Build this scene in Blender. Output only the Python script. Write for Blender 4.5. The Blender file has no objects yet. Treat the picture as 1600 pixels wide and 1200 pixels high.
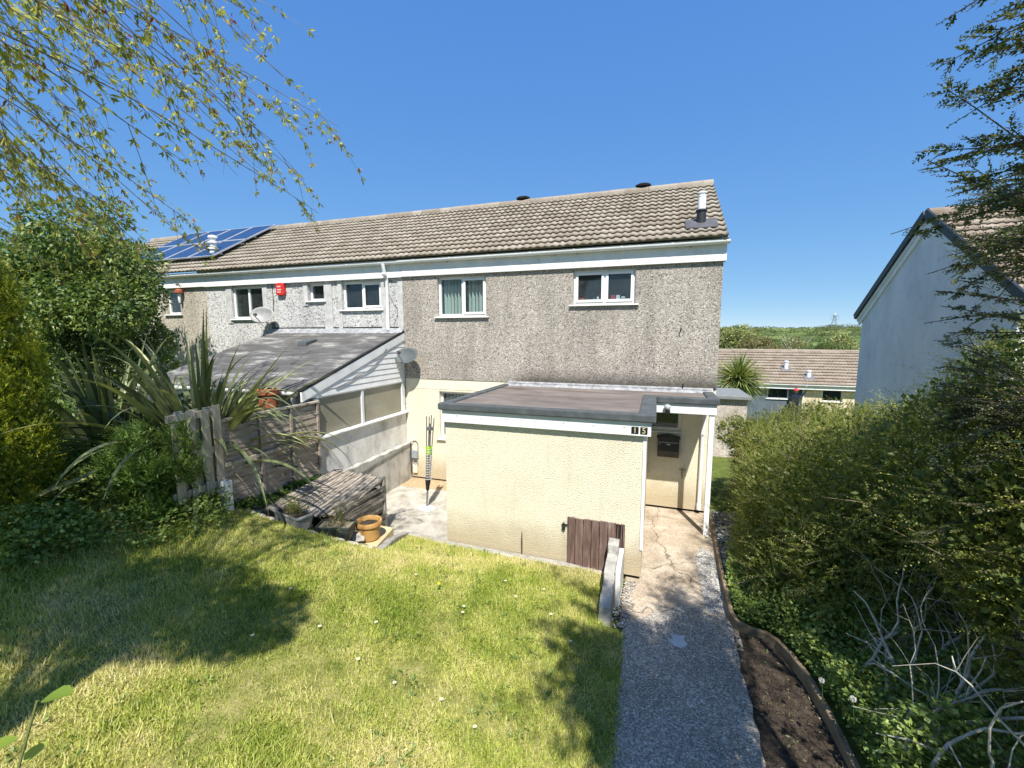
import bpy, bmesh, math, random
import numpy as np
from mathutils import Vector

R = math.radians
sc = bpy.context.scene
COL = sc.collection
OZ = 3.45                       # eye height above the path; all z below are measured from the eye
random.seed(7)
rng = np.random.default_rng(11)

# ------------------------------------------------------------------ camera, sky, sun, exposure
F, YAW, PITCH = 666.24, R(18.703), R(6.623)
cd = bpy.data.cameras.new('camera')
cam = bpy.data.objects.new('camera', cd)
COL.objects.link(cam)
cd.sensor_fit = 'HORIZONTAL'
cd.sensor_width = 36.0
cd.lens = F / 1600 * 36
cd.clip_start, cd.clip_end = 0.05, 4000
cam.location = (0, 0, OZ)
cam.rotation_euler = (R(90) - PITCH, 0, YAW)
sc.camera = cam

LIGHT = Vector((-0.38, 1.0, -1.52)).normalized()      # the way sunlight travels
el = math.asin(-LIGHT.z)
az = math.atan2(-LIGHT.x, -LIGHT.y)                    # sun azimuth from +Y, clockwise
w = bpy.data.worlds.new('World')
sc.world = w
w.use_nodes = True
wn = w.node_tree
sky = wn.nodes.new('ShaderNodeTexSky')
sky.sky_type = 'NISHITA'
sky.sun_disc = False
sky.sun_elevation = el
sky.sun_rotation = az
sky.altitude = 6000
sky.air_density = 1.0
sky.dust_density = 0.3
sky.ozone_density = 10.0
# the clear deep blue of the day: less bright towards the horizon than the model's
sp_, cb_n = wn.nodes.new('ShaderNodeSeparateColor'), wn.nodes.new('ShaderNodeCombineColor')
wn.links.new(sky.outputs[0], sp_.inputs[0])
for ch_, (a_, p_) in enumerate(((0.525, 0.70), (0.515, 0.46), (0.62, 0.17))):
    q0, q1, q2 = [wn.nodes.new('ShaderNodeMath') for _ in range(3)]
    q0.operation, q1.operation, q2.operation = 'MULTIPLY', 'POWER', 'MULTIPLY'
    q0.inputs[1].default_value, q1.inputs[1].default_value, q2.inputs[1].default_value = 0.2193, p_, a_ / 0.2193
    wn.links.new(sp_.outputs[ch_], q0.inputs[0])
    wn.links.new(q0.outputs[0], q1.inputs[0])
    wn.links.new(q1.outputs[0], q2.inputs[0])
    wn.links.new(q2.outputs[0], cb_n.inputs[ch_])
wn.links.new(cb_n.outputs[0], wn.nodes['Background'].inputs[0])
wn.nodes['Background'].inputs[1].default_value = 0.15
sl = bpy.data.lights.new('sun', 'SUN')
sl.energy = 3.9
sl.angle = R(0.55)
sl.color = (1.0, 0.955, 0.88)
so = bpy.data.objects.new('sun', sl)
COL.objects.link(so)
so.rotation_euler = LIGHT.to_track_quat('-Z', 'Y').to_euler()
so.location = (6, -16, 30)
vs = sc.view_settings
vs.view_transform = 'Standard'
vs.look = 'None'
vs.exposure = 1.02
vs.gamma = 1.0
sc.cycles.max_bounces = 8
sc.cycles.transparent_max_bounces = 12
sc.cycles.use_adaptive_sampling = True

# ------------------------------------------------------------------ helpers
cY, sY, cP, sP = math.cos(YAW), math.sin(YAW), math.cos(PITCH), math.sin(PITCH)
FW = np.array([-sY * cP, cY * cP, -sP])
RT = np.array([cY, sY, 0.0])
UP = np.cross(RT, FW)


def at(px, py, Y):
    """the place at depth Y that the photograph shows at (px, py)"""
    d = RT * ((px - 800) / F) + UP * ((600 - py) / F) + FW
    return d * (Y / d[1])


ORG = {}


def finish(me, name, mat, parent=None, loc=None, smooth=False):
    o = bpy.data.objects.new(name, me)
    COL.objects.link(o)
    if parent is not None:
        og = ORG[parent.name]
        o.parent = parent
    else:
        og = np.array(loc if loc is not None else (0, 0, 0), float) + (0, 0, OZ)
        o.location = og
    ORG[o.name] = og
    n = len(me.vertices)
    co = np.empty(n * 3)
    me.vertices.foreach_get('co', co)
    co = co.reshape(-1, 3) + (0, 0, OZ) - og
    me.vertices.foreach_set('co', co.ravel())
    if mat is not None:
        for m in (mat if isinstance(mat, (list, tuple)) else [mat]):
            me.materials.append(m)
    if smooth:
        me.polygons.foreach_set('use_smooth', [True] * len(me.polygons))
    me.update()
    return o


def thing(name, label, cat, loc, group=None):
    o = bpy.data.objects.new(name, None)
    COL.objects.link(o)
    o.empty_display_size = 0.1
    og = np.array(loc, float) + (0, 0, OZ)
    o.location = og
    ORG[o.name] = og
    return tag(o, label, cat, group)


def tag(o, label=None, cat=None, group=None, kind=None):
    if label: o['label'] = label
    if cat: o['category'] = cat
    if group: o['group'] = group
    if kind: o['kind'] = kind
    return o


def copy_tree(o, parent=None, shift=(0, 0, 0)):
    c = o.copy()
    COL.objects.link(c)
    if parent is not None:
        c.parent = parent
    else:
        c.location = Vector(o.location) + Vector(shift)
    for ch in [x for x in COL.objects if x.parent == o]:
        copy_tree(ch, c)
    return c


class MB:
    def __init__(s):
        s.v, s.f, s.m = [], [], []
        s.mi = 0

    def add(s, vs_, fs_):
        b = len(s.v)
        s.v += [tuple(map(float, p)) for p in vs_]
        s.f += [tuple(b + i for i in f) for f in fs_]
        s.m += [s.mi] * len(fs_)
        return s

    def box(s, x0, x1, y0, y1, z0, z1):
        x0, x1 = min(x0, x1), max(x0, x1)
        y0, y1 = min(y0, y1), max(y0, y1)
        z0, z1 = min(z0, z1), max(z0, z1)
        return s.add([(x, y, z) for z in (z0, z1) for y in (y0, y1) for x in (x0, x1)],
                     [(0, 2, 3, 1), (4, 5, 7, 6), (0, 1, 5, 4), (2, 6, 7, 3), (0, 4, 6, 2), (1, 3, 7, 5)])

    def bar(s, p, q, wd, ht, up=(0, 0, 1)):
        p, q = Vector(p), Vector(q)
        d = (q - p).normalized()
        a = d.cross(Vector(up)).normalized()
        b = a.cross(d)
        vs_ = []
        for c in (p, q):
            for i, j in ((-1, -1), (1, -1), (1, 1), (-1, 1)):
                vs_.append(c + a * (i * wd / 2) + b * (j * ht / 2))
        return s.add(vs_, [(3, 2, 1, 0), (4, 5, 6, 7), (0, 1, 5, 4), (1, 2, 6, 5), (2, 3, 7, 6), (3, 0, 4, 7)])

    def prism(s, poly, axis, a, b):
        """poly: 2-D points; axis 'x': (y,z) extruded in x, 'y': (x,z), 'z': (x,y)"""
        def put(p, c):
            return {'x': (c, p[0], p[1]), 'y': (p[0], c, p[1]), 'z': (p[0], p[1], c)}[axis]
        n = len(poly)
        area = sum(poly[i][0] * poly[(i + 1) % n][1] - poly[(i + 1) % n][0] * poly[i][1] for i in range(n))
        if (area > 0) == (axis == 'y'):
            poly = poly[::-1]
        vs_ = [put(p, a) for p in poly] + [put(p, b) for p in poly]
        fs_ = [tuple(range(n))[::-1], tuple(range(n, 2 * n))] + [(i, (i + 1) % n, n + (i + 1) % n, n + i) for i in range(n)]
        if a > b:
            fs_ = [f[::-1] for f in fs_]
        return s.add(vs_, fs_)

    def tube(s, pts, rad, n=8, cap=True):
        pts = [Vector(p) for p in pts]
        if not hasattr(rad, '__len__'):
            rad = [rad] * len(pts)
        vs_, fs_ = [], []
        a = None
        for i, p in enumerate(pts):
            d = (pts[min(i + 1, len(pts) - 1)] - pts[max(i - 1, 0)])
            d = d.normalized() if d.length > 1e-9 else Vector((0, 0, 1))
            if a is None:
                a = d.orthogonal().normalized()
            else:
                a = a - d * a.dot(d)
                a = a.normalized() if a.length > 1e-6 else d.orthogonal().normalized()
            b = d.cross(a)
            for k in range(n):
                t = 2 * math.pi * k / n
                vs_.append(p + (a * math.cos(t) + b * math.sin(t)) * rad[i])
        for i in range(len(pts) - 1):
            for k in range(n):
                fs_.append((i * n + k, i * n + (k + 1) % n, (i + 1) * n + (k + 1) % n, (i + 1) * n + k))
        if cap:
            fs_.append(tuple(range(n))[::-1])
            fs_.append(tuple(range((len(pts) - 1) * n, len(pts) * n)))
        return s.add(vs_, fs_)

    def lathe(s, c, prof, n=24, sx=1, sy=1):
        vs_, fs_ = [], []
        for r, z in prof:
            for k in range(n):
                t = 2 * math.pi * k / n
                vs_.append((c[0] + r * sx * math.cos(t), c[1] + r * sy * math.sin(t), c[2] + z))
        for i in range(len(prof) - 1):
            for k in range(n):
                fs_.append((i * n + k, i * n + (k + 1) % n, (i + 1) * n + (k + 1) % n, (i + 1) * n + k))
        fs_.append(tuple(range(n))[::-1])
        fs_.append(tuple(range((len(prof) - 1) * n, len(prof) * n)))
        return s.add(vs_, fs_)

    def ring(s, x0, x1, z0, z1, wd, y0, y1):
        s.box(x0, x1, y0, y1, z0, z0 + wd)
        s.box(x0, x1, y0, y1, z1 - wd, z1)
        s.box(x0, x0 + wd, y0, y1, z0 + wd, z1 - wd)
        return s.box(x1 - wd, x1, y0, y1, z0 + wd, z1 - wd)

    def strip(s, pts, wd, ht):
        """a kerb following points (x, y, z of its top)"""
        P = [Vector(p) for p in pts]
        vs_ = []
        for i, p in enumerate(P):
            d = P[min(i + 1, len(P) - 1)] - P[max(i - 1, 0)]
            d.z = 0
            d.normalize()
            a = Vector((d.y, -d.x, 0)) * wd / 2
            vs_ += [p - a, p + a, p + a - Vector((0, 0, ht)), p - a - Vector((0, 0, ht))]
        fs_ = [(0, 1, 2, 3)]
        for i in range(len(P) - 1):
            b = 4 * i
            for k in range(4):
                fs_.append((b + k, b + 4 + k, b + 4 + (k + 1) % 4, b + (k + 1) % 4))
        b = 4 * (len(P) - 1)
        fs_.append((b + 3, b + 2, b + 1, b))
        return s.add(vs_, fs_)

    def build(s, name, mat, parent=None, loc=None, smooth=False, bevel=0, fix=True):
        me = bpy.data.meshes.new(name)
        me.from_pydata(s.v, [], s.f)
        if len(set(s.m)) > 1:
            me.polygons.foreach_set('material_index', s.m)
        if fix:
            bm = bmesh.new()
            bm.from_mesh(me)
            bmesh.ops.recalc_face_normals(bm, faces=bm.faces)
            bm.to_mesh(me)
            bm.free()
        o = finish(me, name, mat, parent, loc, smooth)
        if bevel:
            b = o.modifiers.new('bevel', 'BEVEL')
            b.width = bevel
            b.segments = 2
            b.limit_method = 'ANGLE'
        if smooth and hasattr(me, 'set_sharp_from_angle'):
            me.set_sharp_from_angle(angle=R(40))
        return o


def mesh_np(name, V, Fc, mat, parent=None, loc=None, rnd=None, smooth=False):
    me = bpy.data.meshes.new(name)
    V = np.asarray(V, float).reshape(-1, 3)
    Fc = np.asarray(Fc, np.int32)
    n, k = Fc.shape
    me.vertices.add(len(V))
    me.vertices.foreach_set('co', V.ravel())
    me.loops.add(n * k)
    me.loops.foreach_set('vertex_index', Fc.ravel())
    me.polygons.add(n)
    me.polygons.foreach_set('loop_start', np.arange(0, n * k, k, dtype=np.int32))
    me.update(calc_edges=True)
    if rnd is not None:
        a = me.attributes.new('rnd', 'FLOAT', 'FACE')
        a.data.foreach_set('value', np.asarray(rnd, np.float32))
    return finish(me, name, mat, parent, loc, smooth)


def vnoise(P, s, seed=0):
    """smooth value noise in numpy, 0..1"""
    P = np.asarray(P, float) * s + seed * 17.31
    i = np.floor(P).astype(np.int64)
    f = P - i
    f = f * f * (3 - 2 * f)
    out = 0
    dim = P.shape[1]
    for c in range(2 ** dim):
        wt, h = 1.0, np.zeros(len(P), np.int64)
        for d in range(dim):
            b = (c >> d) & 1
            wt = wt * (f[:, d] if b else 1 - f[:, d])
            h = h * 92837111 + (i[:, d] + b) * 689287499 + 283923481 * (d + 1)
        h = (h ^ (h >> 13)) * 1274126177
        h = (h ^ (h >> 16)) & 0xFFFF
        out = out + wt * (h / 65535.0)
    return out


def norm(a):
    return a / np.maximum(np.linalg.norm(a, axis=-1, keepdims=True), 1e-9)


def leaf_quads(P, D, N, L, W):
    """one kite-shaped leaf per point: base P, along D, facing N"""
    D = norm(D)
    S = norm(np.cross(D, N))
    U = np.cross(S, D)
    L = np.broadcast_to(np.asarray(L, float), (len(P),))[:, None]
    W = np.broadcast_to(np.asarray(W, float), (len(P),))[:, None]
    m = P + D * L * 0.45
    V = np.stack([P, m + S * W / 2 + U * W * 0.18, P + D * L - U * L * 0.08, m - S * W / 2 + U * W * 0.18], 1)
    return V.reshape(-1, 3), np.arange(len(P) * 4).reshape(-1, 4)


def rand_dir(n):
    return norm(rng.normal(size=(n, 3)))


# ------------------------------------------------------------------ materials
class NT:
    def __init__(s, name):
        s.mat = bpy.data.materials.new(name)
        s.mat.use_nodes = True
        s.t = s.mat.node_tree
        s.b = s.t.nodes['Principled BSDF']
        s.out = s.t.nodes['Material Output']

    def n(s, typ, **kw):
        nd = s.t.nodes.new('ShaderNode' + typ)
        for k, v in kw.items():
            if k.startswith('i_'):
                key = k[2:]
                nd.inputs[int(key) if key.isdigit() else key.replace('_', ' ')].default_value = v
            else:
                setattr(nd, k, v)
        return nd

    def l(s, a, b):
        s.t.links.new(a, b)

    def pos(s, stretch=None, rot=None):
        g = s.n('NewGeometry')
        o = g.outputs['Position']
        if stretch or rot:
            mp = s.n('Mapping')
            if stretch: mp.inputs['Scale'].default_value = stretch
            if rot: mp.inputs['Rotation'].default_value = rot
            s.l(o, mp.inputs['Vector'])
            o = mp.outputs[0]
        return o

    def noise(s, vec, scale, detail=5, rough=0.6):
        nd = s.n('TexNoise')
        nd.inputs['Scale'].default_value = scale
        nd.inputs['Detail'].default_value = detail
        nd.inputs['Roughness'].default_value = rough
        s.l(vec, nd.inputs['Vector'])
        return nd.outputs['Fac']

    def ramp(s, fac, stops):
        nd = s.n('ValToRGB')
        e = nd.color_ramp.elements
        while len(e) < len(stops):
            e.new(0.5)
        for el_, (p, c) in zip(e, stops):
            el_.position = p
            el_.color = (*c, 1) if hasattr(c, '__len__') else (c, c, c, 1)
        s.l(fac, nd.inputs[0])
        return nd.outputs[0]

    def mix(s, a, b, fac, mode='MIX'):
        nd = s.n('MixRGB', blend_type=mode)
        for k, v in ((0, fac), (1, a), (2, b)):
            if hasattr(v, 'is_linked') or hasattr(v, 'links'):
                s.l(v, nd.inputs[k])
            elif hasattr(v, '__len__'):
                nd.inputs[k].default_value = (*v, 1)
            else:
                nd.inputs[k].default_value = v
        return nd.outputs[0]

    def math(s, op, a, b=None, clamp=False):
        nd = s.n('Math', operation=op, use_clamp=clamp)
        for k, v in ((0, a), (1, b)):
            if v is None: continue
            if hasattr(v, 'links'): s.l(v, nd.inputs[k])
            else: nd.inputs[k].default_value = v
        return nd.outputs[0]

    def bump(s, h, strength=0.5, dist=0.01):
        nd = s.n('Bump')
        nd.inputs['Strength'].default_value = strength
        nd.inputs['Distance'].default_value = dist
        s.l(h, nd.inputs['Height'])
        s.l(nd.outputs[0], s.b.inputs['Normal'])

    def done(s, col=None, rough=0.8, spec=0.3, metal=0):
        if col is not None:
            if hasattr(col, 'links'): s.l(col, s.b.inputs['Base Color'])
            else: s.b.inputs['Base Color'].default_value = (*col, 1)
        if hasattr(rough, 'links'): s.l(rough, s.b.inputs['Roughness'])
        else: s.b.inputs['Roughness'].default_value = rough
        s.b.inputs['Specular IOR Level'].default_value = spec
        s.b.inputs['Metallic'].default_value = metal
        return s.mat


def M_noise(name, stops, scale=8, detail=6, rough=0.85, bump=0.0, bscale=None, dist=0.01, stretch=None, spec=0.3, grime=None, metal=0, nrough=.62):
    t = NT(name)
    p = t.pos(stretch)
    c = t.ramp(t.noise(p, scale, detail, nrough), stops)
    if grime:                                        # (colour, scale, low, high)
        g = t.ramp(t.noise(t.pos(), grime[1], 6, 0.65), [(grime[2], 0.0), (grime[3], 1.0)])
        c = t.mix(c, grime[0], g)
    if bump:
        t.bump(t.noise(p, bscale or scale * 2, 6, 0.65), bump, dist)
    return t.done(c, rough, spec, metal)


def M_roughcast(name, dark, mid, light, scale=38, streak=None, stain=0.5, band=None):
    """pebble-dash: a stone in every cell, weathered in soft patches"""
    t = NT(name)
    p = t.pos()
    wv = t.n('TexVoronoi', feature='F1')
    wv.inputs['Scale'].default_value = scale
    t.l(p, wv.inputs['Vector'])
    sep = t.n('SeparateColor')
    t.l(wv.outputs['Color'], sep.inputs[0])
    c = t.ramp(sep.outputs[0], [(0.0, dark), (0.3, mid), (0.75, mid), (1.0, light)])
    fine = t.ramp(t.noise(p, scale * 1.7, 4, 0.7), [(0.34, 0.45), (0.56, 1.0)])
    c = t.mix(c, fine, 0.75, 'MULTIPLY')
    big = t.ramp(t.noise(t.pos((1, 1, 0.45)), 1.1, 7, 0.62), [(0.3, 1 - stain), (0.62, 1.0)])
    c = t.mix(c, big, 0.9, 'MULTIPLY')
    strk = t.ramp(t.noise(t.pos((5, 5, 0.35)), 1.0, 6, 0.7), [(0.35, 0.84), (0.6, 1.04)])
    c = t.mix(c, strk, 0.85, 'MULTIPLY')
    if band:                                         # algae where rain splashes off the flat roof: (z low, z high)
        sx = t.n('SeparateXYZ')
        t.l(p, sx.inputs[0])
        nz = t.noise(p, 5.0, 6, 0.7)
        h = t.math('SUBTRACT', sx.outputs[2], t.math('MULTIPLY', nz, 0.24))
        g = t.n('MapRange')
        g.inputs[1].default_value = band[0] - 0.06
        g.inputs[2].default_value = band[1] - 0.10
        g.inputs[3].default_value = 1.0
        g.inputs[4].default_value = 0.0
        t.l(h, g.inputs[0])
        mrx = t.n('MapRange')
        mrx.inputs[1].default_value, mrx.inputs[2].default_value = -3.35, -2.7
        t.l(t.math('ADD', sx.outputs[0], t.math('MULTIPLY', t.math('SUBTRACT', t.noise(p, 2.2, 4), 0.5), 1.4)), mrx.inputs[0])
        m = mrx.outputs[0]
        c = t.mix(c, (0.055, 0.052, 0.042), t.math('MULTIPLY', t.math('MULTIPLY', g.outputs[0], m), 0.8))
    t.bump(wv.outputs['Distance'], 0.7, 0.010)
    t.b.inputs['Normal'].links[0].from_node.invert = True
    return t.done(c, 0.95, 0.1)


def M_render(name, base, dirt, scale=30, bump=0.8, low=None):
    """painted rough-cast render"""
    t = NT(name)
    p = t.pos()
    c = t.mix(base, dirt, t.ramp(t.noise(p, 1.6, 8, 0.65), [(0.45, 0.0), (0.8, 0.55)]))
    c = t.mix(c, [x * 0.62 for x in base], t.ramp(t.noise(p, scale * 1.1, 4, 0.75), [(0.30, 0.75), (0.5, 0.0)]))
    if low is not None:                              # splash dirt near the ground
        sx = t.n('SeparateXYZ')
        t.l(p, sx.inputs[0])
        h = t.math('ADD', sx.outputs[2], t.math('MULTIPLY', t.noise(p, 3.0, 6, 0.7), -0.5))
        g = t.n('MapRange')
        g.inputs[1].default_value = low - 0.2
        g.inputs[2].default_value = low + 0.25
        g.inputs[3].default_value = 0.6
        g.inputs[4].default_value = 0.0
        t.l(h, g.inputs[0])
        c = t.mix(c, (0.34, 0.25, 0.13), g.outputs[0])
    drip = t.ramp(t.noise(t.pos((7, 7, 0.5)), 1.0, 5, 0.7), [(0.56, 0.0), (0.74, 0.28)])
    c = t.mix(c, (0.40, 0.35, 0.24), drip)
    hb = t.noise(p, scale, 3, 0.6)
    t.bump(hb, bump, 0.03)
    return t.done(c, 0.9, 0.15)


def M_leaf(name, stops, trans=0.35, rough=0.5, spec=0.35, clump=1.3, clumpcol=None):
    t = NT(name)
    at_ = t.n('Attribute', attribute_name='rnd')
    c = t.ramp(at_.outputs['Fac'], stops)
    if clumpcol:
        c = t.mix(c, clumpcol, t.ramp(t.noise(t.pos(), clump, 3, 0.5), [(0.45, 0.0), (0.72, 0.75)]))
    t.done(c, rough, spec)
    tr = t.n('BsdfTranslucent')
    t.l(t.mix(c, (1.25, 1.2, 0.55), 1.0, 'MULTIPLY'), tr.inputs[0])
    mx = t.n('MixShader')
    mx.inputs[0].default_value = trans
    t.l(t.b.outputs[0], mx.inputs[1])
    t.l(tr.outputs[0], mx.inputs[2])
    t.l(mx.outputs[0], t.out.inputs[0])
    return t.mat


def M_tile(name, cols, gauge, ex, ey, ez, slope, tw=0.3):
    """concrete roof tiles: each tile its own tone, lichen and moss over several"""
    t = NT(name)
    p = t.pos()
    sx = t.n('SeparateXYZ')
    t.l(p, sx.inputs[0])
    col = t.math('FLOOR', t.math('DIVIDE', sx.outputs[0], tw))
    row = t.math('FLOOR', t.math('DIVIDE', t.math('SUBTRACT', sx.outputs[1], ey), gauge * math.cos(slope)))
    cb = t.n('CombineXYZ')
    t.l(col, cb.inputs[0])
    t.l(row, cb.inputs[1])
    wn_ = t.n('TexWhiteNoise', noise_dimensions='3D')
    t.l(cb.outputs[0], wn_.inputs['Vector'])
    c = t.ramp(wn_.outputs['Value'], cols)
    grain = t.ramp(t.noise(p, 60, 4, 0.7), [(0.3, 0.55), (0.65, 1.12)])
    c = t.mix(c, grain, 0.8, 'MULTIPLY')
    moss = t.ramp(t.noise(p, 3.2, 8, 0.72), [(0.54, 0.0), (0.74, 0.5)])
    c = t.mix(c, (0.075, 0.07, 0.05), moss)
    lich = t.ramp(t.noise(t.pos(), 9, 5, 0.6), [(0.66, 0.0), (0.74, 0.35)])
    c = t.mix(c, (0.36, 0.33, 0.26), lich)
    hi = t.n('MapRange')
    hi.inputs[1].default_value, hi.inputs[2].default_value = OZ + 2.9, OZ + 3.55
    t.l(sx.outputs[2], hi.inputs[0])
    org = t.ramp(t.noise(p, 5.5, 6, 0.7), [(0.60, 0.0), (0.68, 0.7)])
    c = t.mix(c, (0.33, 0.20, 0.075), t.math('MULTIPLY', org, hi.outputs[0], clamp=True))
    t.bump(t.noise(p, 90, 4, 0.6), 0.35, 0.004)
    return t.done(c, 0.9, 0.2)


def M_plain(name, col, rough=0.5, spec=0.4, metal=0, var=0.12, scale=6, bump=0):
    d = [max(0, x * (1 - var * 1.6)) for x in col]
    u = [min(1, x * (1 + var * 0.6)) for x in col]
    return M_noise(name, [(0.3, d), (0.6, col), (0.8, u)], scale, 5, rough, bump, scale * 3, 0.004, None, spec, None, metal)


def M_glass(name, tint=(0.80, 0.86, 0.85), dirt=0.03):
    t = NT(name)
    t.t.nodes.remove(t.b)
    tr = t.n('BsdfTransparent')
    tr.inputs[0].default_value = (*tint, 1)
    gl = t.n('BsdfGlossy')
    gl.inputs['Roughness'].default_value = 0.02
    df = t.n('BsdfDiffuse')
    df.inputs[0].default_value = (0.5, 0.55, 0.55, 1)
    fr = t.n('Fresnel')
    fr.inputs[0].default_value = 1.5
    m = t.n('MixShader')
    gm = t.n('NewGeometry')
    t.l(t.math('MULTIPLY', t.math('MULTIPLY', fr.outputs[0], 1.7), t.math('SUBTRACT', 1.0, gm.outputs['Backfacing']), clamp=True), m.inputs[0])
    t.l(tr.outputs[0], m.inputs[1])
    t.l(gl.outputs[0], m.inputs[2])
    m2 = t.n('MixShader')
    t.l(t.math('MULTIPLY', t.noise(t.pos(), 4, 5), dirt * 2), m2.inputs[0])
    t.l(m.outputs[0], m2.inputs[1])
    t.l(df.outputs[0], m2.inputs[2])
    t.l(m2.outputs[0], t.out.inputs[0])
    return t.mat


PVC = M_noise('white_pvc', [(0.3, (0.70, 0.71, 0.70)), (0.6, (0.82, 0.82, 0.80))], 2.5, 6, 0.35, spec=0.45, grime=((0.45, 0.44, 0.40), 5, 0.6, 0.95))
PAINTW = M_noise('white_board', [(0.3, (0.66, 0.67, 0.66)), (0.6, (0.80, 0.80, 0.78))], 3, 6, 0.5, grime=((0.35, 0.35, 0.31), 7, 0.62, 0.95))
ROUGH_END = M_roughcast('brown_roughcast', (0.14, 0.12, 0.10), (0.47, 0.42, 0.36), (0.76, 0.71, 0.64), 60, stain=0.36, band=(OZ - 1.02, OZ - 0.72))
ROUGH_MID = M_roughcast('grey_white_roughcast', (0.20, 0.197, 0.19), (0.66, 0.65, 0.625), (0.84, 0.83, 0.80), 34, stain=0.28)
ROUGH_FAR = M_roughcast('buff_roughcast', (0.22, 0.19, 0.15), (0.55, 0.50, 0.41), (0.7, 0.65, 0.55), 34, stain=0.35)
CREAM = M_render('cream_render', (0.80, 0.74, 0.565), (0.62, 0.555, 0.40), 60, 0.7, low=0.2)
CREAMS = M_noise('smooth_cream_paint', [(0.3, (0.68, 0.62, 0.46)), (0.65, (0.80, 0.74, 0.57))], 3, 6, 0.7)
REVEAL = M_noise('grey_white_plain_render', [(0.3, (0.36, 0.355, 0.34)), (0.7, (0.60, 0.59, 0.57))], 6, 7, 0.85, 0.2, 40)
DARK = M_noise('dark_bitumen', [(0.3, (0.008, 0.008, 0.008)), (0.7, (0.03, 0.028, 0.026))], 10, 5, 0.9)
FELTE = M_noise('grey_green_roof_felt', [(0.3, (0.055, 0.065, 0.068)), (0.55, (0.085, 0.095, 0.098)), (0.8, (0.13, 0.14, 0.14))], 5, 8, 0.9, 0.4, 120, 0.004)
FELT = M_noise('brown_flat_roof_felt', [(0.28, (0.095, 0.078, 0.068)), (0.5, (0.17, 0.143, 0.125)), (0.75, (0.25, 0.22, 0.195))], 2.2, 9, 0.9, 0.3, 90, 0.004, (0.6, 1.6, 1))
LEAD = M_noise('lead_flashing', [(0.3, (0.16, 0.165, 0.17)), (0.5, (0.29, 0.295, 0.30)), (0.75, (0.46, 0.46, 0.45))], 9, 8, 0.6, 0.3, 30)
TILES = M_tile('concrete_tile', [(0.0, (0.27, 0.23, 0.18)), (0.5, (0.32, 0.275, 0.22)), (1.0, (0.385, 0.34, 0.28))], 0.275, 0, 8.42, 0, R(31.4))
TILEFAR = M_tile('pale_concrete_tile', [(0.0, (0.27, 0.215, 0.165)), (0.5, (0.31, 0.255, 0.20)), (1.0, (0.36, 0.305, 0.245))], 0.3, 0, 27, 0, R(31))
TILERED = M_tile('weathered_tile', [(0.0, (0.22, 0.17, 0.13)), (0.5, (0.30, 0.24, 0.19)), (1.0, (0.38, 0.32, 0.26))], 0.275, 0, 9.4, 0, R(32))
GLASS = M_glass('window_glass')
GLASSD = M_glass('dark_window_glass', (0.55, 0.62, 0.66))
BLINDM = M_plain('blind_fabric', (0.76, 0.80, 0.75), 0.8, 0.1, var=0.06)
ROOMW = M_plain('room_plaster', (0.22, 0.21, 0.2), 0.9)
BLACKM = M_plain('black_paint', (0.012, 0.012, 0.013), 0.35, 0.5)
BROWNP = M_noise('brown_painted_plank', [(0.25, (0.075, 0.045, 0.036)), (0.47, (0.145, 0.09, 0.072)), (0.62, (0.21, 0.145, 0.12)), (0.74, (0.38, 0.32, 0.28))], 9, 8, 0.75, 0.5, 30, 0.006, (2.2, 2.2, 0.35))
FENCEM = M_noise('weathered_fence_wood', [(0.25, (0.11, 0.086, 0.064)), (0.45, (0.30, 0.245, 0.19)), (0.62, (0.45, 0.38, 0.31)), (0.8, (0.58, 0.52, 0.44))], 7, 9, 0.9, 0.6, 26, 0.008, (2, 0.35, 3.4))
PALLETM = M_noise('pallet_wood', [(0.25, (0.16, 0.13, 0.09)), (0.5, (0.42, 0.365, 0.28)), (0.8, (0.56, 0.51, 0.41))], 9, 8, 0.9, 0.5, 30, 0.006, (2, 2, 0.3))
OLDWOOD = M_noise('rotten_grey_plank', [(0.26, (0.07, 0.058, 0.046)), (0.43, (0.23, 0.195, 0.155)), (0.58, (0.41, 0.36, 0.30)), (0.8, (0.56, 0.51, 0.45))], 8, 9, 0.92, 0.8, 24, 0.012, (4.5, 0.5, 4.5))
CONCW = M_noise('whitewashed_concrete', [(0.25, (0.40, 0.38, 0.335)), (0.5, (0.68, 0.66, 0.615)), (0.75, (0.80, 0.785, 0.75))], 2.6, 9, 0.85, 0.35, 30, 0.006, (1, 1, 0.7), grime=((0.24, 0.22, 0.18), 5, 0.56, 0.85))
OLDW = M_noise('stained_wall', [(0.25, (0.20, 0.19, 0.165)), (0.5, (0.42, 0.405, 0.37)), (0.75, (0.55, 0.535, 0.50))], 2.6, 9, 0.85, 0.35, 30, 0.006, (1, 1, 0.7), grime=((0.15, 0.14, 0.10), 4, 0.52, 0.8))
CONC = M_noise('old_concrete', [(0.25, (0.16, 0.15, 0.13)), (0.5, (0.34, 0.325, 0.29)), (0.78, (0.50, 0.48, 0.44))], 7, 9, 0.9, 0.6, 40, 0.01, grime=((0.12, 0.12, 0.085), 3.5, 0.56, 0.85))
PATIOM = M_noise('patio_concrete', [(0.25, (0.19, 0.17, 0.135)), (0.48, (0.40, 0.375, 0.32)), (0.72, (0.56, 0.53, 0.47))], 3.4, 9, 0.9, 0.5, 22, 0.012, grime=((0.17, 0.16, 0.11), 2.4, 0.52, 0.8))
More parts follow.
